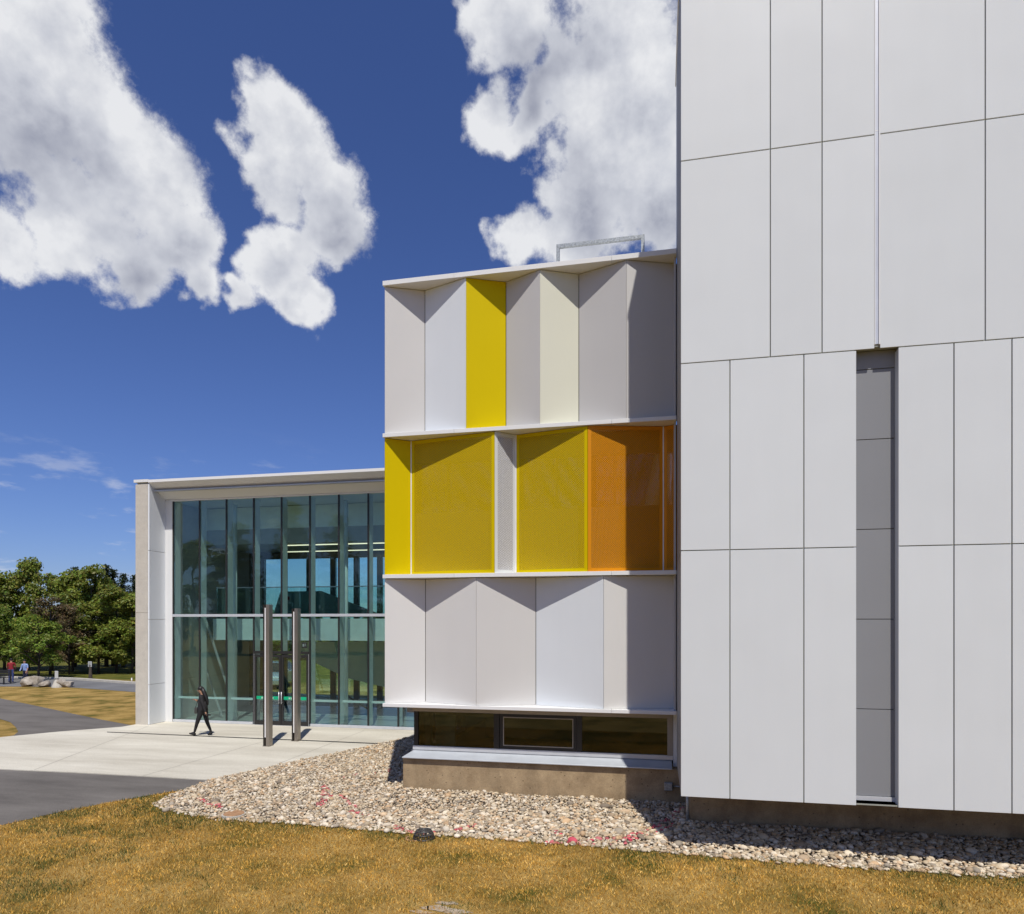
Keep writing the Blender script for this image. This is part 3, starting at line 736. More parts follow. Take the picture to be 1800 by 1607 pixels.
box('door_jamb', uk[5] - .039, uk[5] - .033, VG - .06, VG + .05, .034, DZ, ALU, pav)
box('door_threshold', uk[3] + .04, uk[5] - .04, VG - .08, VG + .06, .031, .038, ALU, pav)
# inside
box('interior_floor', WU1, PR, VG + .07, PB, -.02, .025, INFLOOR, pav)
box('upper_floor', WU1 + .9, PR, 24.9, PB - .25, 3.18, 4.05, INWHITE, pav)
box('bulkhead_white', WU1 + .03, PR, 25.4, 25.6, 7.76, ZG + .05, INWHITE, pav)
box('bulkhead', WU1 + .03, PR, 25.38, 25.58, 7.14, 7.755, INGREY, pav)
box('ceiling', WU1 + .03, PR, 25.59, PB - .01, 7.15, 7.25, INGREY, pav)
for z0, z1 in ((.03, 1.62), (1.63, 4.3), (4.31, 6.0), (6.01, 7.13)):
    box('lining_wall', WU1 + .001, WU1 + .028, VG + .12, PB - .21, z0, z1, simple('olive_wall%d' % int(z0 * 10), (.46, .46, .42), .6), pav)
for k, px in enumerate((412, 607)):
    u = U(px, 24.1)
    MB().tube([(u, 24.1, .02), (u, 24.1, 8.55)], .105, 20).build('round_column', INWHITE, pav, smooth=True)
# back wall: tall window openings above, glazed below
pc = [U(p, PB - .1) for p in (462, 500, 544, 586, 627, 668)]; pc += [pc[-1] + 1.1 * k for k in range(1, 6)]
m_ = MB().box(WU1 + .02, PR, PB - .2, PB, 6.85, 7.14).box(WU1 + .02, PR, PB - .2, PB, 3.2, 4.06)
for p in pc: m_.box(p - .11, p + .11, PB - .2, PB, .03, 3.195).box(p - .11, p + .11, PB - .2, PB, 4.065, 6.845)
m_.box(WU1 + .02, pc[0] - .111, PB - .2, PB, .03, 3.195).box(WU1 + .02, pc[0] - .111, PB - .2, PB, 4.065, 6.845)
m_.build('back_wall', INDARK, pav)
for p, q in zip(pc[:-1], pc[1:]):
    for (z0, z1) in ((.05, 3.19), (4.07, 6.84)):
        box('back_pane', p + .112, q - .112, PB - .11, PB - .10, z0, z1, CLEAR, pav)
for i, (y, z) in enumerate(((26.0, 7.11), (28.4, 7.11))):
    box('ceiling_light_strip', U(500, y), PR - .5, y, y + .05, z, z + .03, LAMPM, pav)
STAIRM = simple('stair_panel', (.16, .22, .20), .5)
def flank(pts, y0, y1, name, mat, px=False):
    if px: pts = [(U(a, y0), Zat(a, b, y0)) for a, b in pts]
    m = MB(); n = len(pts); m.v = [(x, y0, z) for x, z in pts] + [(x, y1, z) for x, z in pts]
    m.f = [tuple(range(n)), tuple(range(2 * n - 1, n - 1, -1))] + [(i, (i + 1) % n, n + (i + 1) % n, n + i) for i in range(n)]
    return m.build(name, mat, pav)
flank([(479, 1085), (680, 1085), (564, 1039), (493, 1040)], 27.6, 27.7, 'stair_flank', STAIRM, True)
flank([(505, 1128), (553, 1165), (610, 1192), (680, 1209), (720, 1216), (720, 1128)], 27.2, 27.3, 'lower_stair_flank', simple('stair_panel_pale', (.40, .43, .34), .6), True)
# guard rail of upper floor
for a, b_ in zip(np.linspace(-17.8, PR - .1, 8)[:-1], np.linspace(-17.8, PR - .1, 8)[1:]):
    box('guard_glass', a + .02, b_ - .02, 24.95, 24.965, 4.055, 5.30, CLEAR, pav)
box('guard_handrail', -17.8, PR - .1, 24.93, 24.99, 5.302, 5.34, ALU, pav)
box('inner_rail', WU1 + .1, PR, VG + .25, VG + .29, .92, 1.0, INWHITE, pav)
MB().tube([(-17.9, 24.4, 4.0), (-16.6, 24.6, .1)], .05, 8).tube([(-18.1, 24.4, 2.6), (-17.3, 24.6, .1)], .05, 8).build('raking_brace', INGREY, pav)
flank([(-12.4, 1.25), (-11.0, .45), (-11.0, .38), (-12.4, 1.18)], 25.0, 25.04, 'stair_handrail', DARK)
# small pictogram sign and red alarm box
es = empty('door_push_sign', (uk[5] - .3, VG - .01, 3.0)); es.parent = pav; es.matrix_parent_inverse = Matrix.Translation(pav.location).inverted()
box('sign_face', uk[5] - .33, uk[5] - .13, VG - .012, VG - .004, 2.95, 3.15, DARK, es)
flank2 = MB().box(uk[5] - .30, uk[5] - .235, VG - .016, VG - .013, 3.0, 3.1).box(uk[5] - .21, uk[5] - .17, VG - .016, VG - .013, 3.02, 3.05).box(uk[5] - .21, uk[5] - .17, VG - .016, VG - .013, 3.07, 3.11)
flank2.build('sign_mark', STAIRM, es)
ax_ = U(505, 27.5); box('alarm_box', ax_ - .13, ax_ + .13, 27.56, 27.595, 4.75, 5.1, INGREY, pav); box('alarm_bell', ax_ - .07, ax_ + .07, 27.53, 27.559, 4.9, 5.05, REDC, pav)
box('bench_box', -17.1, -16.6, 26.4, 26.8, .03, 1.0, INDARK, pav)

# ================================================================== pylons in the plaza
def pylon(pxl, pxr, ytop, ybase, label):
    u0, v0 = G(pxl, ybase, .03); u1, _ = G(pxr, ybase, .03)
    zc = F * (CAM_H - .03) / (ybase - HOR); h = (ybase - ytop) * zc / F
    w = u1 - u0; z0 = .03; z1 = z0 + h; d = .20
    o = empty('steel_pylon', (u0, v0, z0), label, 'post', 'steel pylons before the entrance doors')
    a = u0 + w * .26; b = u0 + w * .44
    box('dark_channel', u0, a - .001, v0, v0 + d, z0, z1, simple('pylon_dark', (.05, .042, .035), .4, .5), o)
    box('light_strip', a, b - .001, v0 - .004, v0 + .05, z0 + .28, z1 - .1, LITSTRIP, o)
    box('strip_backing', a, b - .001, v0 + .051, v0 + d - .003, z0, z1 - .003, MATS['pylon_dark'], o)
    box('steel_cladding', b, u1, v0 + .002, v0 + d + .002, z0, z1 + .004, STEEL, o, bevel=.004)
    box('base_plate', u0 - .02, u1 + .02, v0 - .02, v0 + d + .02, z0 + .0005, z0 + .012, STEEL, o)
pylon(462.5, 474.5, 1063, 1312, 'taller stainless steel pylon, left one of the pair before the doors')
pylon(512.8, 524.3, 1070, 1303, 'shorter stainless steel pylon, right one of the pair before the doors')

# ================================================================== people
def skin_mesh(name, joints, edges, root, sub=2):
    names = list(joints); idx = {n: i for i, n in enumerate(names)}
    me = bpy.data.meshes.new(name); me.from_pydata([joints[n][0] for n in names], [(idx[a], idx[b]) for a, b in edges], [])
    o = bpy.data.objects.new(name, me); COL.objects.link(o)
    md = o.modifiers.new('skin', 'SKIN')
    sv = me.skin_vertices[0].data if me.skin_vertices else None
    if sv is None:
        bm = bmesh.new(); bm.from_mesh(me); bm.verts.layers.skin.verify(); bm.to_mesh(me); bm.free(); sv = me.skin_vertices[0].data
    for i, n in enumerate(names):
        r = joints[n][1]; sv[i].radius = r if hasattr(r, '__len__') else (r, r); sv[i].use_root = (n == root)
    md.use_smooth_shade = True
    s = o.modifiers.new('sub', 'SUBSURF'); s.levels = sub; s.render_levels = sub
    dg = bpy.context.evaluated_depsgraph_get(); dg.update()
    out = bpy.data.meshes.new_from_object(o.evaluated_get(dg))
    bpy.data.objects.remove(o); bpy.data.meshes.remove(me)
    out.name = name; return out
def blob(name, c, rad, mat, parent, rot=(0, 0, 0), sub=3):
    bm = bmesh.new(); bmesh.ops.create_icosphere(bm, subdivisions=sub, radius=1)
    M = Matrix.Translation(c) @ Matrix.Rotation(rot[1], 4, 'Y') @ Matrix.Rotation(rot[2], 4, 'Z') @ Matrix.Diagonal((*rad, 1))
    bm.transform(M); me = bpy.data.meshes.new(name); bm.to_mesh(me); bm.free()
    return link(name, me, mat, parent, True)
def person(loc, rotz, scale, J, colorf, mats, label, hair_fn, group=None):
    e = empty('person', (0, 0, 0), label, 'person', group)
    E = [('pelvis', 'belly'), ('belly', 'chest'), ('chest', 'neck'), ('neck', 'head0'), ('head0', 'head1'), ('chest', 'shl'), ('shl', 'ell'), ('ell', 'wrl'), ('wrl', 'pal'), ('chest', 'shr'), ('shr', 'elr'), ('elr', 'wrr'), ('wrr', 'par'),
         ('pelvis', 'hil'), ('hil', 'knl'), ('knl', 'anl'), ('anl', 'tol'), ('pelvis', 'hir'), ('hir', 'knr'), ('knr', 'anr'), ('anr', 'tor')]
    for s in 'lr':
        w = Vector(J['wr' + s][0]); p = Vector(J['pa' + s][0]); d = (p - w).normalized(); side = Vector((0, 1, 0)).cross(d).normalized() * .5 + Vector((0, 1, 0)) * .6
        side.normalize()
        for k in range(4):
            base = p + side * (.016 * (k - 1.5)); ln_ = (.05, .062, .058, .045)[k]
            bend = Vector((0, 1 if s == 'l' else -1, 0)) * .02
            J['f%s%da' % (s, k)] = (base + d * .02, .0085); J['f%s%db' % (s, k)] = (base + d * (.02 + ln_ * .6) + bend * .3, .008); J['f%s%dc' % (s, k)] = (base + d * (.02 + ln_) + bend, .007)
            E += [('pa' + s, 'f%s%da' % (s, k)), ('f%s%da' % (s, k), 'f%s%db' % (s, k)), ('f%s%db' % (s, k), 'f%s%dc' % (s, k))]
        tb_ = w + (p - w) * .45 + side * .03
        J['t%sa' % s] = (tb_, .010); J['t%sb' % s] = (tb_ + d * .04 + side * .02, .009); E += [('wr' + s, 't%sa' % s), ('t%sa' % s, 't%sb' % s)]
    me = skin_mesh('body', J, E, 'pelvis')
    o = link('body', me, mats, e, True)
    for p in me.polygons: p.material_index = colorf(p.center)
    hair_fn(e, J)
    e.location = loc; e.rotation_euler = (0, 0, rotz); e.scale = (scale,) * 3
    return e
# the walking woman: faces -x
def woman():
    J = {'pelvis': ((.03, 0, .90), (.15, .15)), 'belly': ((.035, 0, 1.05), (.15, .15)), 'chest': ((.04, 0, 1.27), (.165, .155)), 'neck': ((.005, 0, 1.43), .047), 'head0': ((-.06, 0, 1.52), (.078, .07)), 'head1': ((-.075, 0, 1.60), (.08, .075)),
         'shl': ((.06, -.165, 1.345), .062), 'ell': ((.175, -.205, 1.08), .046), 'wrl': ((.265, -.20, .83), .030), 'pal': ((.28, -.20, .775), (.034, .022)),
         'shr': ((.0, .165, 1.345), .062), 'elr': ((-.17, .20, 1.12), .046), 'wrr': ((-.255, .10, 1.175), .030), 'par': ((-.285, .07, 1.20), (.034, .022)),
         'hil': ((.02, -.085, .82), .105), 'knl': ((-.115, -.085, .475), .068), 'anl': ((-.225, -.09, .105), .038), 'tol': ((-.365, -.095, .075), .030),
         'hir': ((.05, .085, .82), .105), 'knr': ((.135, .085, .455), .068), 'anr': ((.285, .085, .125), .038), 'tor': ((.205, .085, .035), .030)}
    def colf(c):
        if c.z > 1.415 and c.x < .1: return 1
        if c.x > .225 and c.z < .835 and c.z > .6: return 1
        if c.x < -.235 and c.z > 1.0: return 1
        return 0
    def hair(e, J):
        # cap and long tail down the back
        blob('hair', (-.055, 0, 1.605), (.098, .092, .088), HAIR, e, (0, R(-20), 0))
        MB().tube([(.0, 0, 1.63), (.065, 0, 1.50), (.145, -.01, 1.34), (.21, -.015, 1.17), (.245, -.02, 1.05)], [.06, .072, .07, .05, .012], 12).build('ponytail', HAIR, e, smooth=True)
        blob('nose', (-.158, 0, 1.53), (.017, .013, .02), SKIN, e, sub=2)
        for s in (-1, 1):
            blob('ear', (-.045, s * .075, 1.535), (.02, .01, .028), SKIN, e, sub=2)
            blob('eye', (-.138, s * .032, 1.56), (.010, .013, .008), HAIR, e, sub=2)
        blob('mouth', (-.140, 0, 1.487), (.010, .022, .006), simple('lips', (.3, .08, .07), .5), e, sub=2)
        # jacket hem over the hips
        MB().tube([(.03, 0, 1.18), (.03, 0, .98), (.035, 0, .84)], [.15, .158, .172], 18).build('jacket_hem', BLACKC, e, smooth=True)
        for (a, b_, nm) in (((-.19, -.09, .05), (-.40, -.097, .075), 0), ((.31, .085, .09), (.175, .085, .022), 1)):
            MB().tube([a, tuple((np.array(a) + np.array(b_)) / 2 + np.array((0, 0, .004))), b_], [.046, .043, .024], 12).build('shoe', BLACKC, e, smooth=True)
    g = G(355, 1293, .03)
    p = person((g[0], g[1], .03), R(YAW * .3), 1.0, J, colf, [BLACKC, SKIN], 'woman in black clothing with long dark hair walking and looking at her phone', hair)
    Mx = Matrix.Translation((g[0], g[1], .03)) @ Matrix.Rotation(R(YAW * .3), 4, 'Z')
    def held(name, c, dims, rot, mat, label, cat):
        o = MB().box(-dims[0], dims[0], -dims[1], dims[1], -dims[2], dims[2]).build(name, mat, None, bevel=min(dims) * .6)
        o.matrix_world = Mx @ Matrix.Translation(c) @ Matrix.Rotation(rot, 4, 'Y')
        return setp(o, label, cat)
    held('phone', (-.315, .045, 1.215), (.038, .035, .006), R(35), DARK, "dark phone held up in the walking woman's raised hand", 'phone')
    held('folded_umbrella', (.335, -.20, .745), (.12, .026, .026), R(4), BLACKC, "short black folded umbrella in the walking woman's lowered hand", 'umbrella')
    bag = empty('handbag', tuple(Mx @ Vector((-.14, -.02, .86))), 'small dark handbag hanging in front of the walking woman', 'bag')
    bg = MB().box(-.055, .055, -.13, .11, -.10, .11).build('bag_body', simple('bag_leather', (.05, .05, .045), .4), None, bevel=.02); bg.parent = bag
    st_ = MB().tube([(-.02, -.10, .10), (.10, -.13, .35), (.20, -.05, .52), (.19, .06, .52), (.06, .14, .35), (-.02, .10, .10)], .009, 6).build('strap', BLACKC, None); st_.parent = bag
woman()
def bystander(px, py, hgt, shirt, pants, label, rot, lean):
    J = {'pelvis': ((0, 0, .93), (.14, .11)), 'belly': ((lean * .3, 0, 1.08), (.135, .11)), 'chest': ((lean * .7, 0, 1.30), (.16, .12)), 'neck': ((lean, 0, 1.47), .055), 'head0': ((lean * 1.1 - .01, 0, 1.56), (.08, .075)), 'head1': ((lean * 1.15 - .01, 0, 1.64), (.085, .08)),
         'shl': ((lean * .8, -.19, 1.39), .068), 'ell': ((lean * .8 - .02, -.25, 1.12), .05), 'wrl': ((lean * .8 - .1, -.22, .90), .034), 'pal': ((lean * .8 - .12, -.22, .85), (.036, .024)),
         'shr': ((lean * .8, .19, 1.39), .068), 'elr': ((lean * .8 - .03, .25, 1.13), .05), 'wrr': ((lean * .8 - .16, .20, .98), .034), 'par': ((lean * .8 - .2, .19, .97), (.036, .024)),
         'hil': ((0, -.1, .85), .10), 'knl': ((-.03, -.11, .48), .068), 'anl': ((0, -.12, .10), .045), 'tol': ((-.13, -.13, .045), .036),
         'hir': ((0, .1, .85), .10), 'knr': ((.01, .11, .48), .068), 'anr': ((.07, .12, .10), .045), 'tor': ((-.06, .13, .045), .036)}
    def colf(c):
        if c.z > 1.455: return 1
        if c.z > .97 and abs(c.y) < .235: return 0
        if abs(c.y) > .165 and c.z > .7: return 0 if c.z > 1.16 else 1
        return 2
    def hair(e, J):
        blob('hair', (lean * 1.15 + .012, 0, 1.665), (.098, .092, .082), HAIR, e)
        blob('nose', (lean * 1.12 - .105, 0, 1.585), (.02, .014, .02), SKIN, e, sub=2)
        for s in (-1, 1): blob('ear', (lean * 1.1, s * .085, 1.59), (.02, .01, .03), SKIN, e, sub=2)
    g = G(px, py)
    person((g[0], g[1], .012), rot, hgt / 1.74, J, colf, [shirt, SKIN, pants], label, hair, 'people standing by the road')
bystander(19.5, 1201, 1.58, REDC, JEANS, 'distant person in red shirt and blue jeans standing under the trees', R(-60), -.03)
bystander(45, 1203, 1.55, BLUEC, NAVY, 'distant person in pale blue shirt standing with back turned', R(95), -.09)

# ================================================================== small things
def boulder(px, py, dims, seed, label, group):
    rs = np.random.RandomState(seed); bm = bmesh.new(); bmesh.ops.create_icosphere(bm, subdivisions=3, radius=1)
    ax = rs.normal(size=(9, 3)); ax /= np.linalg.norm(ax, axis=1)[:, None]; cut = rs.uniform(.55, .9, 9)
    for v in bm.verts:
        c = np.array(v.co)
        for a, k in zip(ax, cut):
            d = c @ a
            if d > k: c = c - a * (d - k) * .92
        v.co = c * (1 + .05 * rs.normal() * .4)
    for v in bm.verts: v.co = (v.co.x * dims[0] * .85, v.co.y * dims[1] * .85, v.co.z * dims[2] * .9)
    me = bpy.data.meshes.new('boulder'); bm.to_mesh(me); bm.free()
    o = link('boulder', me, ROCK); g = G(px, py); o.location = (g[0], g[1], dims[2] * .55); o.rotation_euler = (0, 0, rs.uniform(0, 6))
    setp(o, label, 'boulder', group)
GB = 'boulders beside the road'
boulder(52, 1206.5, (.62, .5, .42), 3, 'large pale boulder at the feet of the person in blue', GB)
boulder(66, 1206, (.5, .45, .55), 5, 'tall blocky boulder directly below the small green tree trunk', GB)
boulder(79, 1207.5, (.42, .4, .28), 8, 'low grey boulder at the right end of the larger rock pile', GB)
boulder(108, 1208, (.5, .4, .38), 12, 'blocky boulder just right of the cone-based sign', GB)
boulder(120, 1208, (.4, .42, .33), 16, 'rightmost dark-sided boulder by the road', GB)
def sign(px, ybase, ytop, plate_w, plate_h, coned, label):
    g = G(px, ybase); zc = F * CAM_H / (ybase - HOR); h = (ybase - ytop) * zc / F
    o = empty('road_sign', (g[0], g[1], 0), label, 'sign', 'signs by the road')
    x, y = g
    if coned:
        MB().tube([(x, y, 0), (x, y, .08), (x, y, .46)], [.30, .28, .10], 14).build('concrete_cone', KERBM, o)
    else:
        MB().tube([(x, y, 0), (x, y, .5), (x, y, .95)], [.13, .10, .07], 10).build('timber_base', BARK, o)
    MB().tube([(x, y, .1), (x, y, h)], .035, 8).build('pole', GALV, o, smooth=True)
    ob = box('plate', x - plate_w / 2, x + plate_w / 2, y - .055, y - .036, h - plate_h, h, SIGNM, o, bevel=.006)
    if not coned:
        m = MB()
        for i in range(3): m.box(x - plate_w * .36, x + plate_w * (.36 - .15 * (i % 2)), y - .061, y - .0555, h - plate_h * (.3 + .25 * i), h - plate_h * (.2 + .25 * i))
        m.build('plate_lines', INDARK, o)
    return o
sign(100.5, 1208.5, 1179.5, .24, .44, True, 'narrow sign on a pole in a concrete cone base among boulders')
sign(159, 1193.5, 1163, .30, .36, False, 'pale square sign on a post with a brown base behind the kerb')
g = G(231.5, 1199.5); mp_ = empty('marker_post', (g[0], g[1], 0), 'small white marker post on the grass behind the kerb', 'post')
MB().tube([(g[0], g[1], 0), (g[0], g[1], .26)], .04, 10).build('shaft', LITSTRIP, mp_, smooth=True); MB().tube([(g[0], g[1], .261), (g[0], g[1], .29)], [.045, .03], 10).build('cap', LITSTRIP, mp_, smooth=True)
g = G(3, 1203); bn = empty('park_bench', (g[0], g[1], 0), 'dark bench at the left edge beside the person in red', 'bench')
for i in range(4): box('seat_slat', g[0] - .8, g[0] + .42, g[1] - .2 + .11 * i, g[1] - .2 + .11 * i + .095, .42, .455, DARK, bn)
for i in range(3): box('back_slat', g[0] - .8, g[0] + .42, g[1] + .27, g[1] + .30, .52 + .13 * i, .52 + .13 * i + .105, DARK, bn)
for s in (-.7, .3):
    box('leg', g[0] + s, g[0] + s + .06, g[1] - .18, g[1] - .12, 0, .419, DARK, bn); box('leg', g[0] + s, g[0] + s + .06, g[1] + .301, g[1] + .35, 0, .9, DARK, bn)
# domed drain grate at the lawn edge
GRATE = simple('worn_black_iron', (.075, .07, .065), .5, .3, vary=.3, vscale=30)
def dome():
    x, y = G(745, 1474); r = .185; h = .145
    o = empty('dome_drain_grate', (x, y, 0), 'black domed drain grate at the edge of lawn and gravel', 'drain grate')
    m = MB()
    for k in range(22):
        a = 2 * math.pi * k / 22; c, s = math.cos(a), math.sin(a)
        m.tube([(x + c * r, y + s * r, .01), (x + c * r * .93, y + s * r * .93, h * .62), (x + c * r * .72, y + s * r * .72, h)], .009, 5)
    m.build('ribs', GRATE, o)
    ring = lambda rr, z, t: MB().tube([(x + math.cos(a) * rr, y + math.sin(a) * rr, z) for a in np.linspace(0, 2 * math.pi, 29)], t, 6, cap=False)
    ring(r * .93, h * .62, .010).build('middle_ring', GRATE, o); ring(r * .72, h, .013).build('top_ring', GRATE, o); ring(r * .36, h, .012).build('inner_ring', GRATE, o)
    sp_ = MB()
    for k in range(8):
        a = 2 * math.pi * k / 8; sp_.tube([(x, y, h), (x + math.cos(a) * r * .72, y + math.sin(a) * r * .72, h)], .008, 5)
    sp_.build('top_spokes', GRATE, o); ring(r * 1.02, .012, .018).build('base_ring', DARK, o)
    lid = MB().tube([(x - .14 + math.cos(a) * .16, y - .10 + math.sin(a) * .10, .02 + .012 * math.sin(a)) for a in np.linspace(math.pi * .8, math.pi * 1.9, 14)], .014, 6).build('loose_rim', RUST, o)
dome()
x, y = G(411, 1436); cv = empty('round_cover', (x, y, 0), 'flat round brown access cover at the gravel and lawn border', 'cover')
MB().tube([(x, y, 0.0), (x, y, .075), (x, y, .082)], [.2, .2, .19], 26).build('disc', RUST, cv); MB().tube([(x, y, 0.0), (x, y, .065)], [.235, .23], 26).build('rim', KERBM, cv)
# parked car seen through the pavilion
def car(loc, rotz, label):
    e = empty('parked_car', (0, 0, 0), label, 'car')
    def loft(prof, y0, y1, taper, name, mat, par, ztop):
        m = MB(); n = len(prof)
        for (yy, t) in ((y0, 1), (y1, 1)):
            for x, z in prof: m.v.append((x, yy * (1 - taper * max(0, (z - .75) / .75)), z))
        m.f = [tuple(range(n)), tuple(range(2 * n - 1, n - 1, -1))] + [(i, (i + 1) % n, n + (i + 1) % n, n + i) for i in range(n)]
        return m.build(name, mat, par, bevel=.03)
    body = loft([(-2.2, .28), (2.15, .28), (2.2, .55), (2.1, .80), (1.2, .95), (-1.9, 1.0), (-2.2, .85)], -.88, .88, .08, 'body', CARP, e, 1)
    cab = loft([(1.15, .95), (.45, 1.42), (-1.1, 1.46), (-1.8, 1.0)], -.80, .80, .30, 'cabin', simple('car_glass', (.03, .035, .04), .08), e, 1.4)
    loft([(.35, 1.43), (.30, 1.475), (-1.0, 1.49), (-1.15, 1.465)], -.62, .62, 0, 'roof', CARP, e, 1.5)
    for sx in (-1.35, 1.35):
        for sy in (-.86, .86):
            w = MB().tube([(sx, sy - .1, .32), (sx, sy + .1, .32)], .32, 20).build('wheel', TYRE, e); MB().tube([(sx, sy - .115, .32), (sx, sy + .115, .32)], .2, 14).build('rim', ALU, w)
    for sy in (-.62, .62): box('headlight', 2.06, 2.19, sy - .18, sy + .18, .62, .74, HEADL, e, bevel=.02)
    box('grille', 2.12, 2.205, -.38, .38, .42, .60, DARK, e); box('number_plate', 2.206, 2.215, -.25, .25, .36, .46, LITSTRIP, e)
    for sy in (-.95, .95): box('wing_mirror', .75, .92, sy - .08, sy + .08, .98, 1.1, CARP, e, bevel=.03)
    e.location = loc; e.rotation_euler = (0, 0, rotz)
g = G(484, 1207); car((g[0], g[1], .012), R(-75), 'silver car parked on the road, seen through the entrance doors')

# ================================================================== trees
def tube_np(pts, rads, seg=6):
    m = MB().tube(pts, rads, seg); return m
def leaf_cloud(centers, radii, n, size, seed, base, var, flat=1.0, dark=None):
    rs = np.random.RandomState(seed); k = len(centers); w = radii ** 2; w = w / w.sum()
    ci = rs.choice(k, n, p=w)
    d = rs.normal(size=(n, 3)); d /= np.linalg.norm(d, axis=1)[:, None]; rr = rs.rand(n) ** .45
    P = centers[ci] + d * (rr * radii[ci])[:, None] * np.array((1, 1, .75 * flat))
    a = rs.normal(size=(n, 3)); a /= np.linalg.norm(a, axis=1)[:, None]
    nrm = d * .6 + np.array((0, 0, .5)) + rs.normal(size=(n, 3)) * .55
    b = np.cross(nrm, a); b /= np.linalg.norm(b, axis=1)[:, None] + 1e-9; a = np.cross(b, nrm); a /= np.linalg.norm(a, axis=1)[:, None] + 1e-9
    s = (size * rs.uniform(.6, 1.35, n))[:, None]
    V = np.stack([P - a * s, P - b * s * .55, P + a * s, P + b * s * .55], 1).reshape(-1, 3)
    Fc = np.arange(4 * n).reshape(n, 4)
    cl = rs.uniform(.75, 1.25, k)[ci][:, None] * rs.uniform(.7, 1.3, n)[:, None]
    C = np.array(base)[None] * cl * (1 + rs.normal(size=(n, 3)) * var)
    return V, Fc, np.clip(C, .003, 1)
TREE_CACHE = {}
def tree_data(kind, seed):
    key = (kind, seed)
    if key in TREE_CACHE: return TREE_CACHE[key]
    rd = random.Random(seed); rs = np.random.RandomState(seed)
    tm = MB()
    if kind == 'pine':
        H = 10.0; tm.tube([(0, 0, -.1), (.05, 0, H * .5), (0, .05, H * .97)], [.22, .14, .03], 8)
        cs, rr = [], []
        z = H * .14
        while z < H:
            f = 1 - (z - H * .14) / (H * .86); R_ = .25 + 2.1 * f ** .85
            for k in range(int(7 + 6 * f)):
                a = rd.uniform(0, 6.28); L_ = R_ * rd.uniform(.6, 1.05); e = (math.cos(a) * L_, math.sin(a) * L_, z + L_ * rd.uniform(-.05, .28))
                tm.tube([(0, 0, z), e], [.035, .01], 4)
                for t in (.15, .4, .7, 1.0): cs.append((e[0] * t, e[1] * t, z + (e[2] - z) * t)); rr.append(.30 + .32 * f)
            z += rd.uniform(.24, .38)
        V, Fc, C = leaf_cloud(np.array(cs), np.array(rr), 13000, .10, seed, (.045, .066, .024), .10)
    else:
        H = {'broad': 8.0, 'small': 4.4, 'brown': 6.2}[kind]; cb = {'broad': .22, 'small': .34, 'brown': .24}[kind]; W = {'broad': 2.7, 'small': 1.75, 'brown': 2.3}[kind]
        tm.tube([(0, 0, -.1), (.04, .03, H * .25), (-.05, .05, H * .55), (.05, 0, H * .85)], [.035 * H ** .8 * .7, .028 * H ** .8 * .7, .10, .03], 9)
        cs, rr = [], []
        n = 46 if kind != 'small' else 34
        for i in range(n):
            a = rd.uniform(0, 6.28); t = rd.uniform(0, 1); z = H * (cb + (1 - cb) * t)
            env = math.sin(math.pi * min(1, (t * .82 + .16))) ** .7
            L_ = W * env * rd.uniform(.45, 1.08); p = (math.cos(a) * L_, math.sin(a) * L_, z - .3 + rd.uniform(-.2, .3))
            if i % 3 == 0: tm.tube([(0, 0, max(H * .15, z - L_ * .7)), (p[0] * .5, p[1] * .5, z - L_ * .28), p], [.055, .035, .012], 5)
            cs.append(p); rr.append(rd.uniform(.45, .95) * (1 if kind == 'broad' else .7))
        base = {'broad': (.215, .25, .042), 'small': (.20, .265, .040), 'brown': (.175, .135, .065)}[kind]
        nl, sz_ = {'broad': (9500, .14), 'small': (7000, .085), 'brown': (6500, .085)}[kind]
        V, Fc, C = leaf_cloud(np.array(cs), np.array(rr), nl, sz_, seed, base, .12)
    tme = tm.mesh('trunk'); tme.materials.append(BARK); tme.polygons.foreach_set('use_smooth', [True] * len(tme.polygons))
    cme = np_mesh('crown', V, Fc, C); cme.materials.append(LEAF)
    TREE_CACHE[key] = (tme, cme, H); return TREE_CACHE[key]
def tree(kind, seed, loc, height, rot, label, group, wide=1.0):
    tme, cme, H = tree_data(kind, seed)
    nm = {'pine': 'pine_tree', 'broad': 'broadleaf_tree', 'small': 'broadleaf_tree', 'brown': 'browning_tree'}[kind]
    e = empty(nm, (loc[0], loc[1], 0), label, 'tree', group); s = height / H; e.scale = (s * wide, s * wide, s); e.rotation_euler = (0, 0, rot)
    for n_, me in (('trunk', tme), ('crown', cme)):
        o = bpy.data.objects.new(n_, me); COL.objects.link(o); o.parent = e
    return e
def tpx(kind, seed, px, ybase, ytop, rot, label, group, wide=1.0):
    g = G(px, ybase); zc = F * CAM_H / (ybase - HOR); h = (ybase - ytop) * zc / F
    return tree(kind, seed, g, h, rot, label, group, wide)
GT = 'trees beyond the road'
tpx('small', 1, 67, 1194, 1083, .3, 'small bright green tree behind the boulders and the person in blue', GT, 1.12)
tpx('small', 2, -12, 1192, 1062, 1.3, 'bright green tree at the left edge above the bench', GT, .9)
tpx('brown', 3, 88, 1187, 1052, .8, 'reddish brown half-dead tree behind the small green tree', GT, 1.15)
tpx('brown', 4, 122, 1186, 1075, 2.1, 'lower brown tree just right of the half-dead tree', GT, .9)
tpx('broad', 11, 50, 1178, 989, .2, 'tallest broadleaf tree, its crown peak standing out at left', GT, .72)
tpx('broad', 12, 8, 1180, 1012, 1.9, 'broadleaf tree at the left edge of the treeline', GT, .95)
tpx('broad', 13, 92, 1179, 1011, 3.0, 'round-topped broadleaf tree between the tallest tree and the pine tip', GT, .85)
tpx('broad', 14, 128, 1181, 1012, 4.0, 'broadleaf tree in front of the middle pine', GT, .9)
tpx('broad', 11, 160, 1181, 1001, 5.1, 'high broadleaf tree with pale top left of the dark pines', GT, .85)
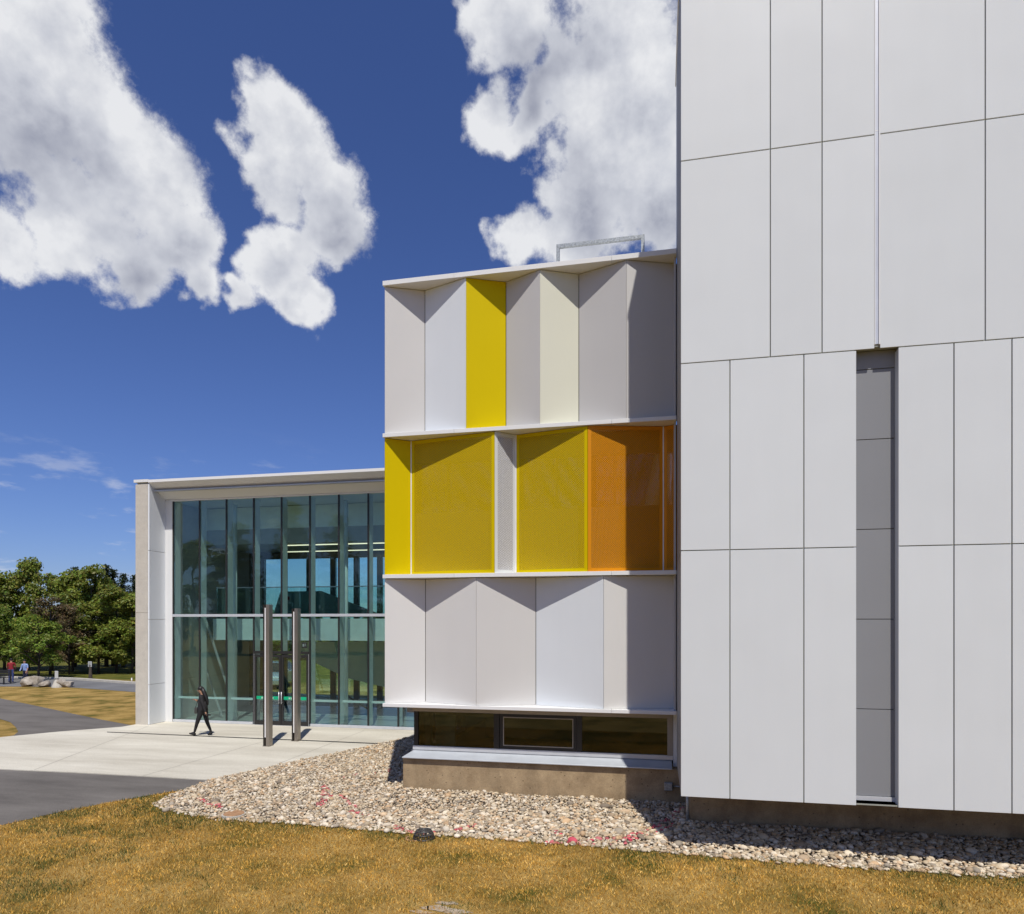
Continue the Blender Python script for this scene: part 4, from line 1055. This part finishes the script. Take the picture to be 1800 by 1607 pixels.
tpx('broad', 12, 173, 1184, 1062, .9, 'low-branched broadleaf tree above the square sign', GT, 1.2)
tpx('broad', 13, 205, 1183, 1030, 2.2, 'wide broadleaf tree near the pavilion wall', GT, 1.15)
tpx('broad', 14, 232, 1184, 1050, 5.6, 'lower broadleaf tree half hidden by the pavilion wall', GT, 1.1)
tpx('pine', 21, 132, 1172, 996, 0, 'dark pine whose tip shows above the middle of the treeline', GT, .8)
tpx('pine', 21, 187, 1172, 992, 1.5, 'dark pine behind the high pale-topped tree', GT, .9)
tpx('pine', 21, 199, 1171, 1000, 2.6, 'second dark pine of the cluster near the pavilion', GT, .9)
tpx('pine', 21, 217, 1172, 1008, 3.5, 'third dark pine, between its cluster and the pavilion wall', GT, .9)
tpx('pine', 21, 237, 1172, 1010, 4.7, 'dark pine tip touching the pavilion wall', GT, .9)
tpx('broad', 12, -45, 1181, 1000, 4.4, 'broadleaf tree just outside the left edge of the view', GT, 1.0)
tpx('broad', 13, -95, 1181, 1010, 4.9, 'second broadleaf tree outside the left edge of the view', GT, 1.0)
GT2 = 'trees seen through the pavilion'
for i, (px, yb, yt, sd) in enumerate(((330, 1165, 1040, 11), (400, 1162, 1050, 12), (470, 1160, 1070, 13), (505, 1158, 1078, 14), (545, 1160, 1074, 11), (600, 1158, 1080, 12), (660, 1158, 1077, 13))):
    tpx('broad', sd, px, yb, yt, i * 1.3, ['tree behind the pavilion near its left wall', 'tree behind the pavilion left of the doors', 'tree seen through the left door leaf', 'tree seen through the right door leaf', 'tree seen just right of the doors', 'tree seen through glass behind the right column', 'tree behind the pavilion next to the folded wing'][i], GT2, 1.3)
GT3 = 'trees mirrored in the pavilion glass'
for i, (x, y, h, kd, sd) in enumerate(((-38, -30, 17, 'pine', 21), (-44.5, -31, 19, 'pine', 21), (-50, -28, 16, 'pine', 21), (-31, -34, 11, 'broad', 11), (-26, -36, 9.5, 'broad', 12), (-58, -30, 14, 'broad', 13), (-18, -38, 9, 'broad', 14), (-8, -40, 10, 'broad', 11), (6, -42, 9, 'broad', 12), (18, -44, 10, 'broad', 13))):
    tree(kd, sd, (x, y), h, i * .9, '%s tree of the row mirrored in the pavilion glass' % ('third', 'second', 'first', 'fourth', 'fifth', 'outermost', 'sixth', 'seventh', 'eighth', 'ninth')[i], GT3, 1.2)

# ================================================================== gravel stones
def stones():
    rs = np.random.RandomState(4)
    P = np.array(gravel_poly); x0, y0 = P.min(0); x1, y1 = P.max(0)
    sp_ = .051
    gx, gy = np.meshgrid(np.arange(x0, x1, sp_), np.arange(y0, y1, sp_)); x = gx.ravel() + rs.uniform(-.5, .5, gx.size) * sp_; y = gy.ravel() + rs.uniform(-.5, .5, gx.size) * sp_
    pol = [(p[0], p[1]) for p in gravel_poly]
    k = inpoly(x, y, pol); x, y = x[k], y[k]
    # spill over the front edge
    fe = np.array(front_edge); t = rs.rand(900) * (len(fe) - 1); i = t.astype(int); f = (t - i)[:, None]
    q = fe[i] * (1 - f) + fe[i + 1] * f + np.stack([rs.normal(size=900) * .03, -np.abs(rs.normal(size=900)) * .07], 1)
    x = np.concatenate([x, q[:, 0]]); y = np.concatenate([y, q[:, 1]])
    # keep clear of concrete
    k = ~((x > PU0 - .01) & (x < .6) & (y > 14.69)) & ~((x > .6) & (y > 13.34)); x, y = x[k], y[k]
    n = len(x); print('stones', n)
    bm = bmesh.new(); bmesh.ops.create_icosphere(bm, subdivisions=2, radius=1); bm.verts.ensure_lookup_table()
    V1s = np.array([v.co[:] for v in bm.verts]); F1 = np.array([[v.index for v in f.verts] for f in bm.faces]); bm.free()
    bm = bmesh.new(); bmesh.ops.create_icosphere(bm, subdivisions=1, radius=1); V0 = np.array([v.co[:] for v in bm.verts]); F0 = np.array([[v.index for v in f.verts] for f in bm.faces]); bm.free()
    # heap the stones a little towards the walls
    mound = .05 * fbm(x, y, 5, .8) + .10 * np.clip(1 - np.abs(y - 14.6) / 1.2, 0, 1) * (x < .8) * (x > -6) + .12 * np.clip(1 - np.abs(y - 13.3) / 1.2, 0, 1) * (x > .3)
    size = .0265 * np.exp(rs.normal(size=n) * .36); size = np.clip(size, .018, .085)
    asp = np.stack([rs.uniform(.95, 1.5, n), rs.uniform(.75, 1.1, n), rs.uniform(.5, .8, n)], 1)
    z = (mound + rs.uniform(0, .03, n)) * np.clip(polydist(x, y, front_edge) / .35, 0, 1) + size * .3
    ang = rs.uniform(0, 6.283, n); tl = rs.normal(size=n) * .35; ti = rs.normal(size=n) * .35
    pal = np.array([(.46, .40, .30), (.54, .49, .40), (.38, .32, .23), (.34, .27, .19), (.44, .32, .20), (.29, .26, .215), (.56, .52, .44), (.20, .17, .135), (.49, .38, .26)])
    pi = rs.choice(len(pal), n, p=(.2, .16, .15, .12, .08, .09, .11, .04, .05)); col = pal[pi] * np.array((1.20, 1.13, 1.04)) * rs.uniform(.8, 1.15, n)[:, None]
    # red survey paint sprayed on the stones
    red = np.zeros(n, bool)
    marks = [([(1203, 1432), (1165, 1452), (1112, 1476), (1060, 1490)], .055), ([(1190, 1452), (1150, 1470), (1095, 1487)], .035), ([(570, 1385), (574, 1408), (562, 1420)], .07), ([(575, 1405), (600, 1402), (625, 1425)], .05), ([(610, 1432), (650, 1438)], .06), ([(350, 1408), (370, 1418), (390, 1425)], .06), ([(600, 1372), (625, 1366)], .05), ([(660, 1362), (690, 1358)], .04), ([(690, 1455), (725, 1465), (765, 1467)], .06), ([(800, 1462), (835, 1455)], .05), ([(970, 1467), (985, 1470)], .06), ([(960, 1483), (1050, 1486)], .04), ([(1000, 1482), (1080, 1478)], .03)]
    for pts, wd in marks:
        d = polydist(x, y, [G(*p) for p in pts]); red |= (d < wd * rs.uniform(.5, 1.5, n)) & (rs.rand(n) < .62)
    rc = np.array((.50, .045, .085)) * rs.uniform(.7, 1.3, n)[:, None]; mixf = rs.uniform(.45, .95, n)[:, None]
    col = np.where(red[:, None], col * (1 - mixf) + rc * mixf, col)
    near = np.hypot(x, y) < 14.2
    out = []
    for msk, Vb, Fb in ((near & (rs.rand(n) < .99), V1s, F1), (~near, V0, F0)):
        idx = np.where(msk)[0]; m = len(idx)
        if m == 0: continue
        Vt = Vb[None] * (size[idx, None] * asp[idx])[:, None, :] * (1 + .0)
        # lumpy individual shapes
        lump = 1 + .16 * np.sin(Vb[None, :, 0] * 2.1 + rs.uniform(0, 6, (m, 1))) * np.cos(Vb[None, :, 1] * 2.3 + rs.uniform(0, 6, (m, 1)))
        Vt = Vt * lump[:, :, None]
        cx, sx = np.cos(tl[idx]), np.sin(tl[idx]); cz, sz_ = np.cos(ang[idx]), np.sin(ang[idx])
        yy = Vt[:, :, 1] * cx[:, None] - Vt[:, :, 2] * sx[:, None]; zz = Vt[:, :, 1] * sx[:, None] + Vt[:, :, 2] * cx[:, None]; xx = Vt[:, :, 0]
        X = xx * cz[:, None] - yy * sz_[:, None] + x[idx, None]; Y = xx * sz_[:, None] + yy * cz[:, None] + y[idx, None]; Z = zz + z[idx, None]
        V = np.stack([X, Y, Z], 2).reshape(-1, 3); Fc = (Fb[None] + (np.arange(m) * len(Vb))[:, None, None]).reshape(-1, 3); C = np.repeat(col[idx], len(Fb), 0)
        out.append((V, Fc, C))
    off_ = 0; Vs, Fs, Cs = [], [], []
    for V, Fc, C in out: Vs.append(V); Fs.append(Fc + off_); Cs.append(C); off_ += len(V)
    me = np_mesh('gravel', np.vstack(Vs), np.vstack(Fs), np.vstack(Cs), smooth=True)
    o = link('gravel', me, STONE); setp(o, 'pale rounded river stones filling the bed between buildings and lawn', 'gravel', None, 'stuff')
    print('stone tris', len(me.polygons))
stones()

# ================================================================== dry grass blades
def grass():
    rs = np.random.RandomState(9)
    N0 = 640000
    # density falls with distance from where people look: more blades on the near lawn
    y = 5.5 + rs.rand(N0) ** 1.15 * 13.5; x = rs.uniform(-19, 10.5, N0)
    keep = (x > -1.35 * y - 2.5) & (x < .62 * y + 1.2); x, y = x[keep], y[keep]
    bad = inpoly(x, y, [(p[0], p[1]) for p in gravel_poly])
    asp = [G(-260, 1338.9), G(0, 1352.9), G(250, 1365.4), tip, G(330, 1388), G(280, 1396), G(210, 1408), G(120, 1425), G(0, 1452), G(-260, 1515)]
    bad |= inpoly(x, y, asp); bad |= (y > 14.3) & (x < 20)
    # bare patch in the foreground
    bx_, by_ = G(778, 1598); bd = np.hypot((x - bx_) / .45, (y - by_) / .22) + .5 * (fbm(x, y, 31, 3.0) - .5)
    bad |= (bd < .85) & (rs.rand(len(x)) < .55)
    x, y, bd = x[~bad], y[~bad], bd[~bad]; n = len(x); print('blades', n)
    edge = polydist(x, y, front_edge)
    gmask = fbm(x * .6, y * 1.4, 12, .55); fine = fbm(x, y, 17, 2.6)
    gr = np.clip((gmask - .57) * 4.5 + (fine - .5) * 2.2, 0, 1) * .75
    gr = np.maximum(gr, np.clip(1 - edge / (.25 + 1.1 * np.clip(vnoise(x, y, 3, .7) - .2, 0, 1)), 0, 1) * .95)
    lx, ly = G(130, 1462); gr = np.maximum(gr, np.clip(1.1 - np.hypot((x - lx) / 1.6, (y - ly) / .5), 0, 1) * .9 * (fine > .4))
    lx, ly = G(250, 1403); gr = np.maximum(gr, np.clip(1.1 - np.hypot((x - lx) / .8, (y - ly) / .45), 0, 1))
    gr = np.maximum(gr, np.clip(1.5 - bd, 0, 1) * (fine > .5))
    isg = rs.rand(n) < gr * .78
    straw = np.array([(.50, .315, .075), (.42, .25, .045), (.58, .41, .15), (.32, .185, .036), (.25, .145, .036)])
    C = straw[rs.choice(5, n, p=(.32, .27, .16, .16, .09))] * (.62 + .5 * fbm(x, y, 40, .9) + .55 * (fbm(x, y, 44, 7.0, 3) - .35))[:, None] * rs.uniform(.65, 1.3, n)[:, None]
    gc = np.array([(.085, .115, .022), (.05, .085, .018), (.15, .14, .03)])[rs.choice(3, n)] * rs.uniform(.7, 1.3, n)[:, None]
    C = np.where(isg[:, None], gc, C * np.array((1.45, 1.39, 1.22)))
    L_ = rs.uniform(.025, .06, n) * (1 + .4 * isg) * (.6 + .9 * fbm(x, y, 51, 5.0, 3)); wdt = rs.uniform(.0035, .0065, n) * np.clip(y / 10, .8, 1.5)
    ang = rs.uniform(0, 6.283, n); lean = rs.uniform(.2, 1.15, n); la = rs.uniform(0, 6.283, n)
    dx, dy = np.cos(ang) * wdt, np.sin(ang) * wdt
    tx, ty, tz = np.cos(la) * np.sin(lean) * L_, np.sin(la) * np.sin(lean) * L_, np.cos(lean) * L_
    z0 = np.full(n, .002)
    A = np.stack([x - dx, y - dy, z0], 1); B = np.stack([x + dx, y + dy, z0], 1)
    Cc = np.stack([x + tx * .55 + dx * .7, y + ty * .55 + dy * .7, z0 + tz * .62], 1); D = np.stack([x + tx, y + ty, z0 + tz], 1)
    V = np.stack([A, B, Cc, D], 1).reshape(-1, 3); Fc = np.arange(4 * n).reshape(n, 4)
    me = np_mesh('dry_grass', V, Fc, C); o = link('dry_grass', me, GRASSB)
    setp(o, 'short parched straw-coloured grass with green patches covering the foreground lawn', 'grass', None, 'stuff')
grass()
# bare soil patch
rs_ = np.random.RandomState(2)
SOILP = concrete('bare_soil', (.26, .19, .12), (.47, .39, .29), holes=False, scale=9)
for (px, py, rx, ry) in ((768, 1597, .26, .10), (798, 1602, .22, .09), (742, 1604, .18, .07), (786, 1588, .16, .06)):
    x, y = G(px, py)
    sheet('bare_soil_patch', [(x + math.cos(a) * rx * rs_.uniform(.5, 1.25), y + math.sin(a) * ry * rs_.uniform(.5, 1.25)) for a in np.linspace(0, 2 * math.pi, 30)[:-1]], .005 + .001 * (px % 7) * .5, SOILP)
print('done')
